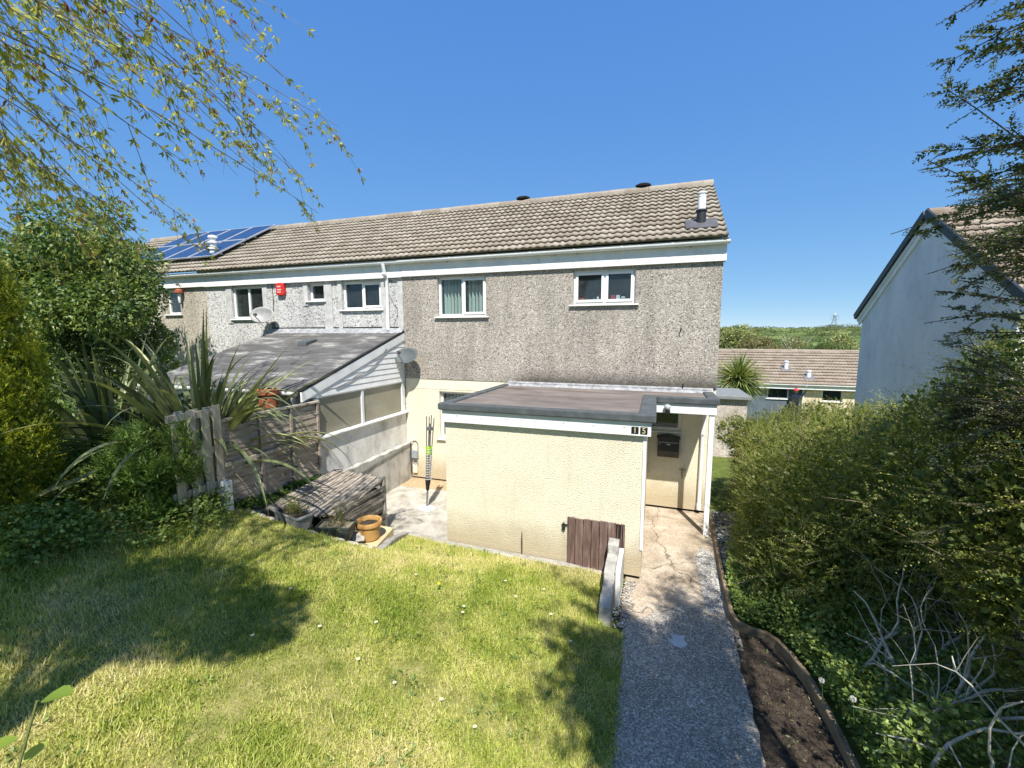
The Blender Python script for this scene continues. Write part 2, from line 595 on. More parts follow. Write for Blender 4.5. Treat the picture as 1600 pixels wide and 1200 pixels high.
def M_cracked():
    t = NT('aggregate_path')
    p = t.pos()
    c = t.ramp(t.noise(p, 2.0, 9, 0.65), [(0.25, (0.21, 0.16, 0.11)), (0.45, (0.40, 0.325, 0.24)), (0.68, (0.54, 0.46, 0.37))])
    vo = t.n('TexVoronoi', feature='F1')
    vo.inputs['Scale'].default_value = 75
    t.l(p, vo.inputs['Vector'])
    sp = t.n('SeparateColor')
    t.l(vo.outputs['Color'], sp.inputs[0])
    c = t.mix(c, t.ramp(sp.outputs[0], [(0.0, 0.45), (0.5, 0.95), (1.0, 1.35)]), 0.6, 'MULTIPLY')
    c = t.mix(c, (0.16, 0.145, 0.105), t.ramp(t.noise(p, 3.3, 9, 0.75), [(0.52, 0.0), (0.72, 0.6)]))
    wob = t.n('VectorMath', operation='ADD')
    nz = t.n('TexNoise')
    nz.inputs['Scale'].default_value = 3.0
    t.l(p, nz.inputs['Vector'])
    t.l(p, wob.inputs[0])
    sc_ = t.n('VectorMath', operation='SCALE')
    sc_.inputs['Scale'].default_value = 0.35
    t.l(nz.outputs['Color'], sc_.inputs[0])
    t.l(sc_.outputs[0], wob.inputs[1])
    ve = t.n('TexVoronoi', feature='DISTANCE_TO_EDGE')
    ve.inputs['Scale'].default_value = 0.75
    t.l(wob.outputs[0], ve.inputs['Vector'])
    cr = t.ramp(ve.outputs['Distance'], [(0.0, 1.0), (0.010, 0.0)])
    c = t.mix(c, (0.06, 0.05, 0.035), t.math('MULTIPLY', cr, 0.8))
    t.bump(vo.outputs['Distance'], 0.4, 0.005)
    return t.done(c, 0.9, 0.2)
AGGR = M_cracked()
SOIL = M_noise('dark_soil', [(0.25, (0.018, 0.013, 0.009)), (0.55, (0.06, 0.045, 0.032)), (0.8, (0.12, 0.095, 0.07))], 14, 9, 0.95, 0.9, 40, 0.02)
TERRA = M_plain('red_terracotta', (0.36, 0.105, 0.055), 0.8, 0.2, var=0.2, scale=8)
OCHRE = M_noise('ochre_glazed_pot', [(0.3, (0.36, 0.19, 0.055)), (0.6, (0.50, 0.29, 0.10)), (0.85, (0.60, 0.40, 0.19))], 5, 7, 0.55, 0.1, 30)
TROUGH = M_noise('grey_plastic_trough', [(0.3, (0.14, 0.145, 0.14)), (0.6, (0.25, 0.255, 0.24)), (0.8, (0.36, 0.35, 0.31))], 7, 8, 0.6, 0.2, 40)
DARKPL = M_plain('dark_green_grey_plastic', (0.06, 0.07, 0.062), 0.5, var=0.3)
STONE = M_noise('pale_stone', [(0.25, (0.28, 0.25, 0.20)), (0.6, (0.50, 0.47, 0.41)), (0.8, (0.62, 0.6, 0.55))], 9, 8, 0.9, 0.5, 30)
DISHM = M_plain('grey_dish_mesh', (0.10, 0.115, 0.12), 0.6, 0.2, var=0.1)
DISHW = M_plain('pale_dish_mesh', (0.32, 0.32, 0.305), 0.5, 0.4, var=0.18)
STEEL = M_plain('dull_steel', (0.28, 0.29, 0.29), 0.4, 0.5, 0.7)
GREYP = M_plain('grey_plastic', (0.30, 0.33, 0.35), 0.45)
CABLEM = M_plain('grey_cable', (0.16, 0.155, 0.15), 0.6)
BARK = M_noise('grey_bark', [(0.25, (0.10, 0.085, 0.07)), (0.55, (0.24, 0.215, 0.185)), (0.8, (0.40, 0.37, 0.33))], 12, 7, 0.9, 0.5, 40, 0.006, (1, 1, 0.5))
PALEBARK = M_noise('pale_dead_stem', [(0.25, (0.20, 0.18, 0.14)), (0.5, (0.40, 0.375, 0.32)), (0.75, (0.62, 0.60, 0.54))], 14, 6, 0.9, 0.3, 40, 0.004)
TWIG = M_plain('dark_twig', (0.09, 0.065, 0.05), 0.8, var=0.3)

# ------------------------------------------------------------------ the ground
def gz(X, Y):
    """height of the land (from the eye)"""
    t = np.clip((Y - 9.5) / 14.0, 0, 1)
    z = -3.475 - 1.42 * t * t * (3 - 2 * t)
    t2 = np.clip((Y - 30) / 90.0, 0, 1)
    z = z - 9.0 * t2 * t2 * (3 - 2 * t2)
    t3 = np.clip((Y - 150) / 350.0, 0, 1)
    z = z + 19.6 * t3 ** 1.25 + np.clip((Y - 150) / 350.0, 0, 1) * (np.sin(X * 0.011) * 1.2 + np.sin(X * 0.03 + 1.0) * 0.5)
    return z


def axis(*segs):
    return np.concatenate([np.linspace(a, b, n, endpoint=False) for a, b, n in segs])


gx = axis((-900, -60, 24), (-60, 60, 60), (60, 900.1, 40))
gy = axis((-60, 40, 60), (40, 160, 30), (160, 520, 40), (520, 1500.1, 14))
GX, GY = np.meshgrid(gx, gy)
GV = np.stack([GX, GY, gz(GX, GY)], -1).reshape(-1, 3)
ny, nx = GX.shape
gi = np.arange(ny * nx).reshape(ny, nx)
GF = np.stack([gi[:-1, :-1], gi[:-1, 1:], gi[1:, 1:], gi[1:, :-1]], -1).reshape(-1, 4)
t = NT('grassland')
p = t.pos()
sx = t.n('SeparateXYZ'); t.l(p, sx.inputs[0])
c1 = t.ramp(t.noise(t.pos((1, 0.45, 1)), 0.022, 8, 0.6), [(0.34, (0.09, 0.13, 0.035)), (0.46, (0.15, 0.20, 0.055)), (0.56, (0.20, 0.25, 0.08)), (0.68, (0.29, 0.31, 0.12))])  # far slope's greens lightened in place of distance haze
c2 = t.ramp(t.noise(p, 5, 7, 0.7), [(0.3, (0.06, 0.09, 0.018)), (0.7, (0.17, 0.20, 0.05))])
mr = t.n('MapRange'); t.l(sx.outputs[1], mr.inputs[0]); mr.inputs[1].default_value = 30; mr.inputs[2].default_value = 60
c = t.mix(c2, c1, mr.outputs[0])
scr = t.ramp(t.noise(t.pos((1, 0.35, 1)), 0.09, 8, 0.7), [(0.52, 0.0), (0.58, 0.85)])
c = t.mix(c, (0.07, 0.10, 0.035), t.math('MULTIPLY', scr, mr.outputs[0]))
GROUNDM = t.done(c, 0.95, 0.1)
tag(mesh_np('ground', GV, GF, GROUNDM, smooth=True), kind='structure')

# lawn: level by the path, banked up towards the fence
def lawn_z(X, Y):
    t = np.clip((6.05 - Y) / 2.3, 0, 1)
    wv = t * t * (3 - 2 * t)
    side = np.clip(-0.35 - X, 0, 9)
    return -3.43 + 0.06 * np.clip(side / 0.5, 0, 1) + (0.205 * side) * wv + 0.02 * side * (1 - wv) * 0.3


LAWN = [(-0.22, -1.5), (-0.22, 3.0), (-0.26, 4.7), (-0.56, 4.8), (-0.56, 5.83), (-3.1, 5.80), (-3.85, 5.90), (-3.70, 5.3), (-3.50, 4.68),
        (-3.9, 4.52), (-4.45, 4.36), (-5.0, 4.30), (-5.45, 4.22), (-5.62, 4.25), (-5.62, 4.7), (-9.5, 4.7), (-9.5, -1.5)]


def inside(poly, X, Y):
    r = np.zeros(X.shape, bool)
    n = len(poly)
    for i in range(n):
        x0, y0 = poly[i]
        x1, y1 = poly[(i + 1) % n]
        c = ((y0 > Y) != (y1 > Y)) & (X < (x1 - x0) * (Y - y0) / ((y1 - y0) if y1 != y0 else 1e-9) + x0)
        r ^= c
    return r


lx, ly = np.arange(-9.5, -0.2, 0.045), np.arange(-1.5, 6.0, 0.045)
LX, LY = np.meshgrid(lx, ly)
LZ = lawn_z(LX, LY) + 0.02 * (vnoise(np.stack([LX.ravel(), LY.ravel()], 1), 3, 3).reshape(LX.shape) - 0.5)
nyl, nxl = LX.shape
gi = np.arange(nyl * nxl).reshape(nyl, nxl)
LF = np.stack([gi[:-1, :-1], gi[:-1, 1:], gi[1:, 1:], gi[1:, :-1]], -1).reshape(-1, 4)
cx_, cy_ = LX.ravel()[LF].mean(1), LY.ravel()[LF].mean(1)
LF = LF[inside(LAWN, cx_, cy_)]
used = np.unique(LF)
remap = np.full(nyl * nxl, -1)
remap[used] = np.arange(len(used))
LV = np.stack([LX.ravel(), LY.ravel(), LZ.ravel()], 1)[used]
LAWNM = M_noise('turf', [(0.3, (0.10, 0.11, 0.025)), (0.5, (0.22, 0.215, 0.06)), (0.7, (0.36, 0.31, 0.13))], 7, 9, 0.95, 0.8, 60, 0.02)
tag(mesh_np('lawn', LV, remap[LF], LAWNM, smooth=True), kind='structure')

BANK = [(-3.45, 4.66), (-3.92, 4.48), (-4.45, 4.32), (-5.0, 4.26), (-5.46, 4.18), (-5.46, 4.7), (-4.9, 4.9), (-4.45, 5.2), (-4.45, 5.6), (-3.9, 5.92), (-3.72, 5.3)]
LB = np.stack([gi[:-1, :-1], gi[:-1, 1:], gi[1:, 1:], gi[1:, :-1]], -1).reshape(-1, 4)
LB = LB[inside(BANK, cx_, cy_)]
used = np.unique(LB)
remap = np.full(nyl * nxl, -1)
remap[used] = np.arange(len(used))
tag(mesh_np('soil_bank', np.stack([LX.ravel(), LY.ravel(), LZ.ravel() - 0.035], 1)[used], remap[LB], M_noise('dry_rubble', [(0.25, (0.07, 0.055, 0.035)), (0.5, (0.20, 0.165, 0.11)), (0.75, (0.38, 0.33, 0.25))], 9, 9, 0.95, 0.9, 40, 0.02), smooth=True), kind='structure')

# the blades of grass
def grass(n, name, seed):
    r = np.random.default_rng(seed)
    X = r.uniform(-9.0, -0.16, n * 2)
    Y = r.uniform(-0.2, 5.95, n * 2)
    k = inside(LAWN, X + r.normal(0, 0.025, n * 2), Y + r.normal(0, 0.025, n * 2))
    az_ = np.degrees(np.arctan2(-X, Y))
    k &= az_ < 74
    X, Y = X[k][:n], Y[k][:n]
    n = len(X)
    P2 = np.stack([X, Y], 1)
    Z = lawn_z(X, Y) - 0.004
    dry = vnoise(P2, 1.3, 1) * 0.5 + vnoise(P2, 4.5, 2) * 0.35 + vnoise(P2, 12, 5) * 0.15
    tall = vnoise(P2, 2.2, 8)
    edge = np.clip((Y - 5.0) / 0.9, 0, 1) * (X > -4.2)
    h = (0.018 + 0.036 * r.random(n) ** 1.6) * (0.7 + 0.8 * tall)
    h *= np.where(r.random(n) < 0.03, 1.8, 1.0)
    ang = r.uniform(0, 2 * math.pi, n)
    lean = r.uniform(0.2, 1.5, n)
    D = np.stack([np.cos(ang) * np.sin(lean), np.sin(ang) * np.sin(lean), np.cos(lean)], 1)
    S = np.stack([-np.sin(ang + r.normal(0, 0.6, n)), np.cos(ang), np.zeros(n)], 1)
    wd = r.uniform(0.0028, 0.0062, n)[:, None]
    P = np.stack([X, Y, Z], 1)
    V = np.stack([P - S * wd, P + S * wd, P + D * h[:, None] * 1.25], 1).reshape(-1, 3)
    rnd = np.clip(dry * 0.95 + edge * 0.22 + r.normal(0, 0.14, n), 0, 1)
    return V, np.arange(n * 3).reshape(-1, 3), rnd


GRASSM = M_leaf('grass_blade', [(0.10, (0.17, 0.25, 0.028)), (0.32, (0.37, 0.43, 0.07)), (0.52, (0.53, 0.54, 0.16)), (0.74, (0.66, 0.60, 0.28)), (1.0, (0.72, 0.64, 0.42))], 0.35, 0.6, 0.25)
V, Fc, rn = grass(400000, 'grass', 3)
tag(mesh_np('grass', V, Fc, GRASSM, rnd=rn), kind='stuff')

# clover and plantain among the grass
r = np.random.default_rng(91)
n = 900
X, Y = r.uniform(-8.5, -0.25, n), r.uniform(0.8, 5.8, n)
k = inside(LAWN, X, Y) & (vnoise(np.stack([X, Y], 1), 1.6, 12) > 0.45)
X, Y = X[k], Y[k]
m_ = r.integers(4, 10, len(X))
Xr, Yr = np.repeat(X, m_), np.repeat(Y, m_)
a_ = r.uniform(0, 6.28, len(Xr))
dr = r.uniform(0.0, 0.03, len(Xr))
P = np.stack([Xr + np.cos(a_) * dr, Yr + np.sin(a_) * dr, lawn_z(Xr, Yr) + r.uniform(0.005, 0.035, len(Xr))], 1)
D = np.stack([np.cos(a_), np.sin(a_), r.uniform(0.1, 0.9, len(Xr))], 1)
V, Fc = leaf_quads(P, D, np.array([0, 0, 1.0]) + r.normal(0, 0.3, P.shape), r.uniform(0.02, 0.055, len(Xr)), r.uniform(0.012, 0.022, len(Xr)))
tag(mesh_np('clover', V, Fc, M_leaf('clover_leaf', [(0.0, (0.08, 0.15, 0.03)), (0.6, (0.18, 0.27, 0.06)), (1.0, (0.30, 0.36, 0.12))], 0.3), rnd=r.random(len(Xr))), kind='stuff')

# hard surfaces (each sheet above the one below)
def sheet(name, poly, z, mat, step=None):
    b = MB()
    b.prism(poly, 'z', z - 0.06, z)
    return tag(b.build(name, mat), kind='structure')


sheet('patio', [(-5.5, 5.0), (-3.06, 5.0), (-3.06, 8.75), (-5.5, 8.75)], -3.445, PATIOM)
sheet('gravel_strip', [(-5.48, 8.12), (-3.1, 8.22), (-3.1, 8.74), (-5.48, 8.74)], -3.441, M_noise('tan_gravel', [(0.3, (0.20, 0.13, 0.07)), (0.5, (0.44, 0.32, 0.19)), (0.7, (0.60, 0.48, 0.32))], 45, 5, 0.95, 0.9, 60, 0.015))
sheet('concrete_path', [(-0.30, 4.9), (1.03, 4.9), (1.03, 7.0), (1.08, 9.2), (-0.12, 9.2), (-0.12, 6.2), (-0.30, 6.0)], -3.45, AGGR)
t = NT('tarmac')
p = t.pos()
vo = t.n('TexVoronoi', feature='F1'); vo.inputs['Scale'].default_value = 80; t.l(p, vo.inputs['Vector'])
sp = t.n('SeparateColor'); t.l(vo.outputs['Color'], sp.inputs[0])
c = t.ramp(sp.outputs[0], [(0.0, (0.14, 0.127, 0.107)), (0.35, (0.275, 0.25, 0.21)), (0.75, (0.40, 0.36, 0.305)), (0.92, (0.55, 0.50, 0.44)), (1.0, (0.74, 0.69, 0.62))])
c = t.mix(c, t.ramp(t.noise(p, 1.4, 7, 0.6), [(0.3, 0.7), (0.7, 1.1)]), 0.9, 'MULTIPLY')
c = t.mix(c, (0.10, 0.10, 0.085), t.ramp(t.noise(p, 2.6, 8, 0.7), [(0.55, 0.0), (0.75, 0.55)]))
t.bump(vo.outputs['Distance'], 0.5, 0.006)
TARMAC = t.done(c, 0.85, 0.35)
rp = np.random.default_rng(5)
edgeL = [(-0.25 + rp.normal(0, 0.012), y) for y in np.linspace(0, 5.0, 40)]
edgeR = [(0.93 + 0.03 * (y > 3.5) + rp.normal(0, 0.012), y) for y in np.linspace(5.55, 0, 40)]
top = [(-0.18 + i * (1.14 / 12), 5.0 + 0.52 * min(1, i / 6) + rp.normal(0, 0.018)) for i in range(1, 12)]
sheet('tarmac_path', edgeL + top + edgeR, -3.438, TARMAC)

EDGE = [(1.08, 8.6), (1.06, 7.9), (1.03, 7.2), (1.0, 6.5), (0.98, 5.8), (0.97, 5.38), (1.02, 5.26), (1.14, 5.22), (1.30, 5.2), (1.39, 5.08), (1.46, 4.85), (1.53, 4.55), (1.57, 4.2), (1.6, 3.8), (1.63, 3.2), (1.65, 2.4), (1.65, 1.0)]
sheet('soil_bed', [(0.9, 0.8), (0.9, 5.3)] + [q for q in EDGE[5:]][0:] , -3.452, SOIL)
tag(MB().strip([(x, y, -3.34 - 0.03 * math.sin(i)) for i, (x, y) in enumerate(EDGE)], 0.05, 0.2).build('timber_edging', M_noise('edging_timber', [(0.3, (0.12, 0.085, 0.05)), (0.6, (0.26, 0.20, 0.125)), (0.8, (0.36, 0.30, 0.21))], 9, 7, 0.9, 0.5, 30, 0.008, (1, 0.4, 1)), bevel=0.012),
    'low weathered timber edging curving between path and hedge', 'garden edging')
# pebbles
def pebbles(name, n, poly, zf, smin, smax, mat, seed):
    r = np.random.default_rng(seed)
    xs, ys = [q[0] for q in poly], [q[1] for q in poly]
    X = r.uniform(min(xs), max(xs), n * 4)
    Y = r.uniform(min(ys), max(ys), n * 4)
    k = inside(poly, X, Y)
    X, Y = X[k][:n], Y[k][:n]
    n = len(X)
    s = r.uniform(smin, smax, (n, 3)) * (1, 1, 0.6)
    base = norm(np.array([(x, y, z) for x in (-1, 1) for y in (-1, 1) for z in (-1, 1)], float) * 1.0)
    a = r.uniform(0, 6.28, n)
    ca, sa = np.cos(a), np.sin(a)
    V = base[None] * s[:, None, :] * r.uniform(0.7, 1.2, (n, 8, 1))
    V = np.stack([V[..., 0] * ca[:, None] - V[..., 1] * sa[:, None], V[..., 0] * sa[:, None] + V[..., 1] * ca[:, None], V[..., 2]], -1)
    V += np.stack([X, Y, zf(X, Y) + s[:, 2] * 0.3], 1)[:, None, :]
    f = np.array([(0, 1, 3, 2), (4, 6, 7, 5), (0, 4, 5, 1), (2, 3, 7, 6), (0, 2, 6, 4), (1, 5, 7, 3)])
    Fc = (np.arange(n)[:, None, None] * 8 + f[None]).reshape(-1, 4)
    return tag(mesh_np(name, V.reshape(-1, 3), Fc, mat, rnd=np.repeat(r.random(n), 6), smooth=True), kind='stuff')


t = NT('pebble')
at_ = t.n('Attribute', attribute_name='rnd')
PEB = t.done(t.ramp(at_.outputs['Fac'], [(0, (0.16, 0.15, 0.14)), (0.4, (0.36, 0.34, 0.31)), (0.8, (0.56, 0.54, 0.5)), (1, (0.72, 0.7, 0.66))]), 0.8, 0.3)
pebbles('gravel', 4200, [(0.72, 5.5), (0.99, 5.5), (1.0, 6.6), (0.93, 7.1), (0.78, 7.25), (0.68, 6.8)], lambda x, y: -3.448 + 0 * x, 0.008, 0.019, PEB, 1)
pebbles('gravel', 2200, [(1.04, 6.0), (1.5, 6.0), (1.6, 8.9), (1.1, 8.9)], lambda x, y: -3.45 + 0 * x, 0.010, 0.024, PEB, 2)
pebbles('gravel', 420, [(-0.52, 4.75), (-0.2, 4.85), (-0.16, 5.9), (-0.34, 5.9)], lambda x, y: -3.44 + 0 * x, 0.008, 0.02, PEB, 4)
tag(MB().prism([(0.30, 4.72), (0.38, 4.70), (0.45, 4.78), (0.41, 4.86), (0.44, 4.93), (0.35, 4.90), (0.26, 4.92), (0.30, 4.83), (0.24, 4.80)], 'z', -3.437, -3.432).build('paint_splash', M_plain('spilt_white_paint', (0.48, 0.52, 0.55), 0.6)),
    'splash of dried white paint on the dark tarmac path', 'paint splash')

# ------------------------------------------------------------------ builders for buildings
def wall_holes(b, x0, x1, z0, z1, holes, y0, y1):
    """a wall in the xz plane, front at y0 and back at y1, with rectangular openings (x0,x1,z0,z1)"""
    xs = sorted({x0, x1, *[h[0] for h in holes], *[h[1] for h in holes]})
    zs = sorted({z0, z1, *[h[2] for h in holes], *[h[3] for h in holes]})
    def solid(i, j):
        if not (0 <= i < len(xs) - 1 and 0 <= j < len(zs) - 1): return False
        cx, cz = (xs[i] + xs[i + 1]) / 2, (zs[j] + zs[j + 1]) / 2
        return not any(h[0] < cx < h[1] and h[2] < cz < h[3] for h in holes)
    for i in range(len(xs) - 1):
        for j in range(len(zs) - 1):
            if not solid(i, j): continue
            a, c, d, e = xs[i], xs[i + 1], zs[j], zs[j + 1]
            b.add([(a, y0, d), (c, y0, d), (c, y0, e), (a, y0, e)], [(0, 1, 2, 3)])
            b.add([(a, y1, d), (c, y1, d), (c, y1, e), (a, y1, e)], [(3, 2, 1, 0)])
            if not solid(i - 1, j): b.add([(a, y0, d), (a, y1, d), (a, y1, e), (a, y0, e)], [(3, 2, 1, 0)])
            if not solid(i + 1, j): b.add([(c, y0, d), (c, y1, d), (c, y1, e), (c, y0, e)], [(0, 1, 2, 3)])
            if not solid(i, j - 1): b.add([(a, y0, d), (c, y0, d), (c, y1, d), (a, y1, d)], [(3, 2, 1, 0)])
            if not solid(i, j + 1): b.add([(a, y0, e), (c, y0, e), (c, y1, e), (a, y1, e)], [(0, 1, 2, 3)])
    return b


def tiles(name, x0, x1, ey, ez, ry, rz, mat, parent, tw=0.3, gauge=0.275, samp=10, roll=0.026, step=0.038, back=True):
    L = math.hypot(ry - ey, rz - ez)
    n = max(2, round(L / gauge))
    g = L / n
    sy, sz = (ry - ey) / L, (rz - ez) / L
    ny_, nz_ = -sz * (1 if sy > 0 else -1), abs(sy)
    nx_ = max(2, int(round((x1 - x0) / tw * samp)))
    X = np.linspace(x0, x1, nx_ + 1)
    u = np.mod(X / tw, 1.0)
    def bumpf(c, wd):
        d = np.abs(u - c)
        return np.clip(1 - (np.maximum(d - wd * 0.4, 0) / (wd * 0.6)), 0, 1)
    hh = roll * (np.maximum(bumpf(0.28, 0.2), bumpf(0.76, 0.14)))
    r = np.random.default_rng(2)
    rows = []
    for i in range(n):
        tilt = r.normal(0, 0.0022, int((x1 - x0) / tw) + 3)[np.clip(((X - x0) / tw).astype(int), 0, None)]
        for dist, off in ((i * g + 0.05, hh * 0.0 - 0.012), (i * g, step + hh + tilt), ((i + 1) * g + 0.01, 0.004 + hh * 0.9)):
            rows.append(np.stack([X, ey + sy * dist + ny_ * off, ez + sz * dist + nz_ * off], 1))
    V = np.concatenate(rows)
    k = nx_ + 1
    Fs = []
    for i in range(n):
        for a in (0, 1):
            r0 = (3 * i + a) * k
            j = np.arange(nx_)
            Fs.append(np.stack([r0 + j, r0 + j + 1, r0 + k + j + 1, r0 + k + j], 1))
    Fc = np.concatenate(Fs)
    if back:                                   # the far slope, plain
        b0 = len(V)
        V = np.concatenate([V, [(x0, ry, rz), (x1, ry, rz), (x1, 2 * ry - ey, ez), (x0, 2 * ry - ey, ez)]])
        Fc = np.concatenate([Fc, [[b0, b0 + 1, b0 + 2, b0 + 3]]])
    return mesh_np(name, V, Fc, mat, parent)


def ridge_tiles(parent, x0, x1, ry, rz, mat, ln=0.45):
    b = MB()
    n = max(1, int((x1 - x0) / ln))
    for i in range(n):
        a, c = x0 + (x1 - x0) * i / n, x0 + (x1 - x0) * (i + 1) / n
        lift = random.uniform(0, 0.008)
        arc = [(ry + 0.125 * math.cos(q), rz - 0.045 + lift + 0.115 * math.sin(q)) for q in [math.pi * k / 8 for k in range(9)]]
        arc = [(ry + 0.125, rz - 0.09 + lift)] + arc + [(ry - 0.125, rz - 0.09 + lift)]
        b.prism(arc, 'x', a + 0.002, c - 0.002)
    return b.build('ridge', mat, parent)


def window(parent, yw, x0, x1, z0, z1, splits=(), glass=GLASS, recess=0.10, sill=True, blinds=False, sash=(), fr=0.055, sillw=0.07, name='window', sillmat=None):
    """> window (frame) > pane, sill, blind"""
    b = MB()
    yf, yb = yw + recess, yw + recess + 0.06
    b.ring(x0, x1, z0, z1, fr, yf, yb)
    cuts = [x0 + fr, *splits, x1 - fr]
    for s_ in splits:
        b.box(s_ - 0.03, s_ + 0.03, yf, yb, z0 + fr, z1 - fr)
    cells = []
    for i in range(len(cuts) - 1):
        a = cuts[i] + (0.03 if i > 0 else 0)
        c = cuts[i + 1] - (0.03 if i < len(cuts) - 2 else 0)
        if i in sash:
            b.ring(a - 0.012, c + 0.012, z0 + fr - 0.012, z1 - fr + 0.012, 0.05, yf - 0.018, yf - 0.001)
            a, c, d, e = a + 0.036, c - 0.036, z0 + fr + 0.036, z1 - fr - 0.036
        else:
            d, e = z0 + fr, z1 - fr
        cells.append((a, c, d, e))
    w_ = b.build(name, PVC, parent, bevel=0.004)
    for a, c, d, e in cells:
        MB().box(a - 0.004, c + 0.004, yf + 0.02, yf + 0.03, d - 0.004, e + 0.004).build('pane', glass, w_)
    if sill:
        MB().prism([(yw - 0.06, z0 - 0.035), (yw - 0.06, z0 - 0.012), (yf + 0.002, z0 - 0.001), (yf + 0.002, z0 - 0.035)], 'x', x0 - sillw, x1 + sillw).build('sill', sillmat or PVC, w_, bevel=0.004)
    if blinds:
        bl = MB()
        for a, c, d, e in cells:
            n = max(3, int((c - a) / 0.083))
            for k in range(n):
                xc = a + (c - a) * (k + 0.5) / n
                t_ = R(random.uniform(60, 70))
                dx, dy = 0.042 * math.cos(t_), 0.042 * math.sin(t_)
                bl.prism([(xc - dx, yb + 0.09 - dy), (xc + dx, yb + 0.09 + dy), (xc + dx, yb + 0.092 + dy), (xc - dx, yb + 0.092 - dy)], 'z', z0 + 0.03, z1)
        bl.build('blind', BLINDM, w_)
    return w_


def gutter(parent, x0, x1, yf, zt, mat=PVC, r=0.055, clips=0.9, open_=True):
    """half-round gutter whose back is at yf, rim at zt; > brackets"""
    b = MB()
    yc = yf - r
    n = 10
    prof = [(yc - r * math.cos(math.pi * k / n), zt - 0.012 - r * math.sin(math.pi * k / n)) for k in range(n + 1)]
    prof = [(yc - r - 0.006, zt), (yc - r, zt)][0:0] + [(yc - r, zt)] + prof + [(yc + r, zt)]
    inner = [(y + (0.007 if y < yc else -0.007) * (abs(y - yc) / r), z + 0.006) for y, z in prof[1:-1]]
    inner = [(yc - r + 0.007, zt)] + inner + [(yc + r - 0.007, zt)]
    b.prism(prof + inner[::-1], 'x', x0, x1)
    b.prism(prof, 'x', x1, x1 + 0.012)
    g = b.build('gutter', mat, parent, smooth=True)
    x = x0 + 0.4
    while x < x1:
        c = MB()
        p2 = [(yc + (y - yc) * 1.10, zt + 0.004 + (z - zt) * 1.09) for y, z in prof]
        c.prism(p2 + prof[::-1], 'x', x - 0.014, x + 0.014)
        c.build('gutter_bracket', mat, g)
        x += clips
    return g


# ------------------------------------------------------------------ the end-of-terrace house
HY = 8.70                       # plane of the back wall
EX = 1.08                       # its right corner
PX = -5.60                      # party line
house = thing('end_terrace_house', 'end terrace house with brown pebble-dashed upper storey over cream ground floor', 'house', (-2.2, 11, -3.45))
UY = HY - 0.02
w1 = (-4.70, -3.53, 0.40, 1.27)
w2 = (-1.64, -0.43, 0.60, 1.27)
b = MB()
wall_holes(b, PX, EX, -1.02, 1.66, [w1, w2], UY, HY + 0.25)
b.build('upper_wall', ROUGH_END, house, fix=False)
b = MB()
gw = (-4.72, -2.9, -2.40, -1.30)
dw = (-0.55, 0.50, -1.86, -1.22)
wall_holes(b, PX, EX, -3.40, -1.25, [gw, dw], HY, HY + 0.25)
b.build('lower_wall', CREAM, house, fix=False)
b = MB()
b.box(PX, EX - 0.002, HY - 0.006, HY + 0.24, -1.25, -1.02)
b.build('lintel_band', CREAMS, house)
b = MB()
b.box(PX, EX - 0.01, HY + 0.035, HY + 0.24, -3.6, -3.40)
b.build('plinth', DARK, house)
b = MB()
b.prism([(HY + 0.25, -3.6), (14.2, -3.6), (14.2, 1.66), (11.43, 3.36), (HY + 0.25, 1.80)], 'x', EX - 0.25, EX - 0.001)
b.box(PX, EX - 0.25, 14.0, 14.2, -3.6, 1.66)
b.build('gable_wall', ROUGH_END, house)
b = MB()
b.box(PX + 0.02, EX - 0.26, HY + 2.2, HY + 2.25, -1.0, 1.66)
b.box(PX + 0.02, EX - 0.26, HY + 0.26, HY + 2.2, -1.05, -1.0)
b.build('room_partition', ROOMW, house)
RY, RZ, EYv, EZv = 11.43, 3.50, 8.46, 1.69
roof = tiles('roof', PX, EX + 0.03, EYv, EZv, RY, RZ, TILES, house)
ridge_tiles(roof, PX, EX + 0.03, RY, RZ + 0.03, TILES)
b = MB()
b.bar((EX + 0.0, EYv + 0.02, EZv - 0.03), (EX + 0.0, RY, RZ - 0.03), 0.07, 0.06)
b.build('verge', M_plain('mortar', (0.30, 0.28, 0.25), 0.9, 0.1), roof)
def ridge_vent(x):
    v = MB()
    v.lathe((x, RY, RZ), [(0.10, 0.03), (0.09, 0.11), (0.14, 0.11), (0.145, 0.145), (0.10, 0.175), (0.02, 0.185)], 18, 1.3, 1)
    v.build('ridge_vent', DARK, roof, smooth=True)
ridge_vent(-3.55)
ridge_vent(-0.46)
# the flue on the slope
fx, fy = 0.70, 9.02
fz = EZv + (fy - EYv) * (RZ - EZv) / (RY - EYv)
b = MB()
b.lathe((fx, fy, fz), [(0.085, -0.05), (0.083, 0.26), (0.10, 0.26), (0.10, 0.29), (0.06, 0.30)], 20)
fl = b.build('flue', M_plain('black_flue', (0.035, 0.036, 0.04), 0.5, var=0.3), roof, smooth=True)
b = MB()
b.lathe((fx, fy, fz), [(0.072, 0.29), (0.072, 0.52), (0.077, 0.525), (0.077, 0.55), (0.05, 0.56), (0.05, 0.58), (0.08, 0.59), (0.075, 0.61), (0.03, 0.62)], 20)
b.build('flue_terminal', PVC, fl, smooth=True)
b = MB()
sl_ = math.atan2(RZ - EZv, RY - EYv)
b.prism([(fy - 0.24, fz - 0.24 * math.tan(sl_) + 0.05), (fy + 0.12, fz + 0.12 * math.tan(sl_) + 0.05), (fy + 0.12, fz + 0.12 * math.tan(sl_) + 0.085), (fy - 0.24, fz - 0.24 * math.tan(sl_) + 0.085)], 'x', fx - 0.28, fx + 0.28)
b.build('flue_flashing', M_plain('grey_slate_flashing', (0.10, 0.10, 0.11), 0.7, var=0.25), fl, bevel=0.01)
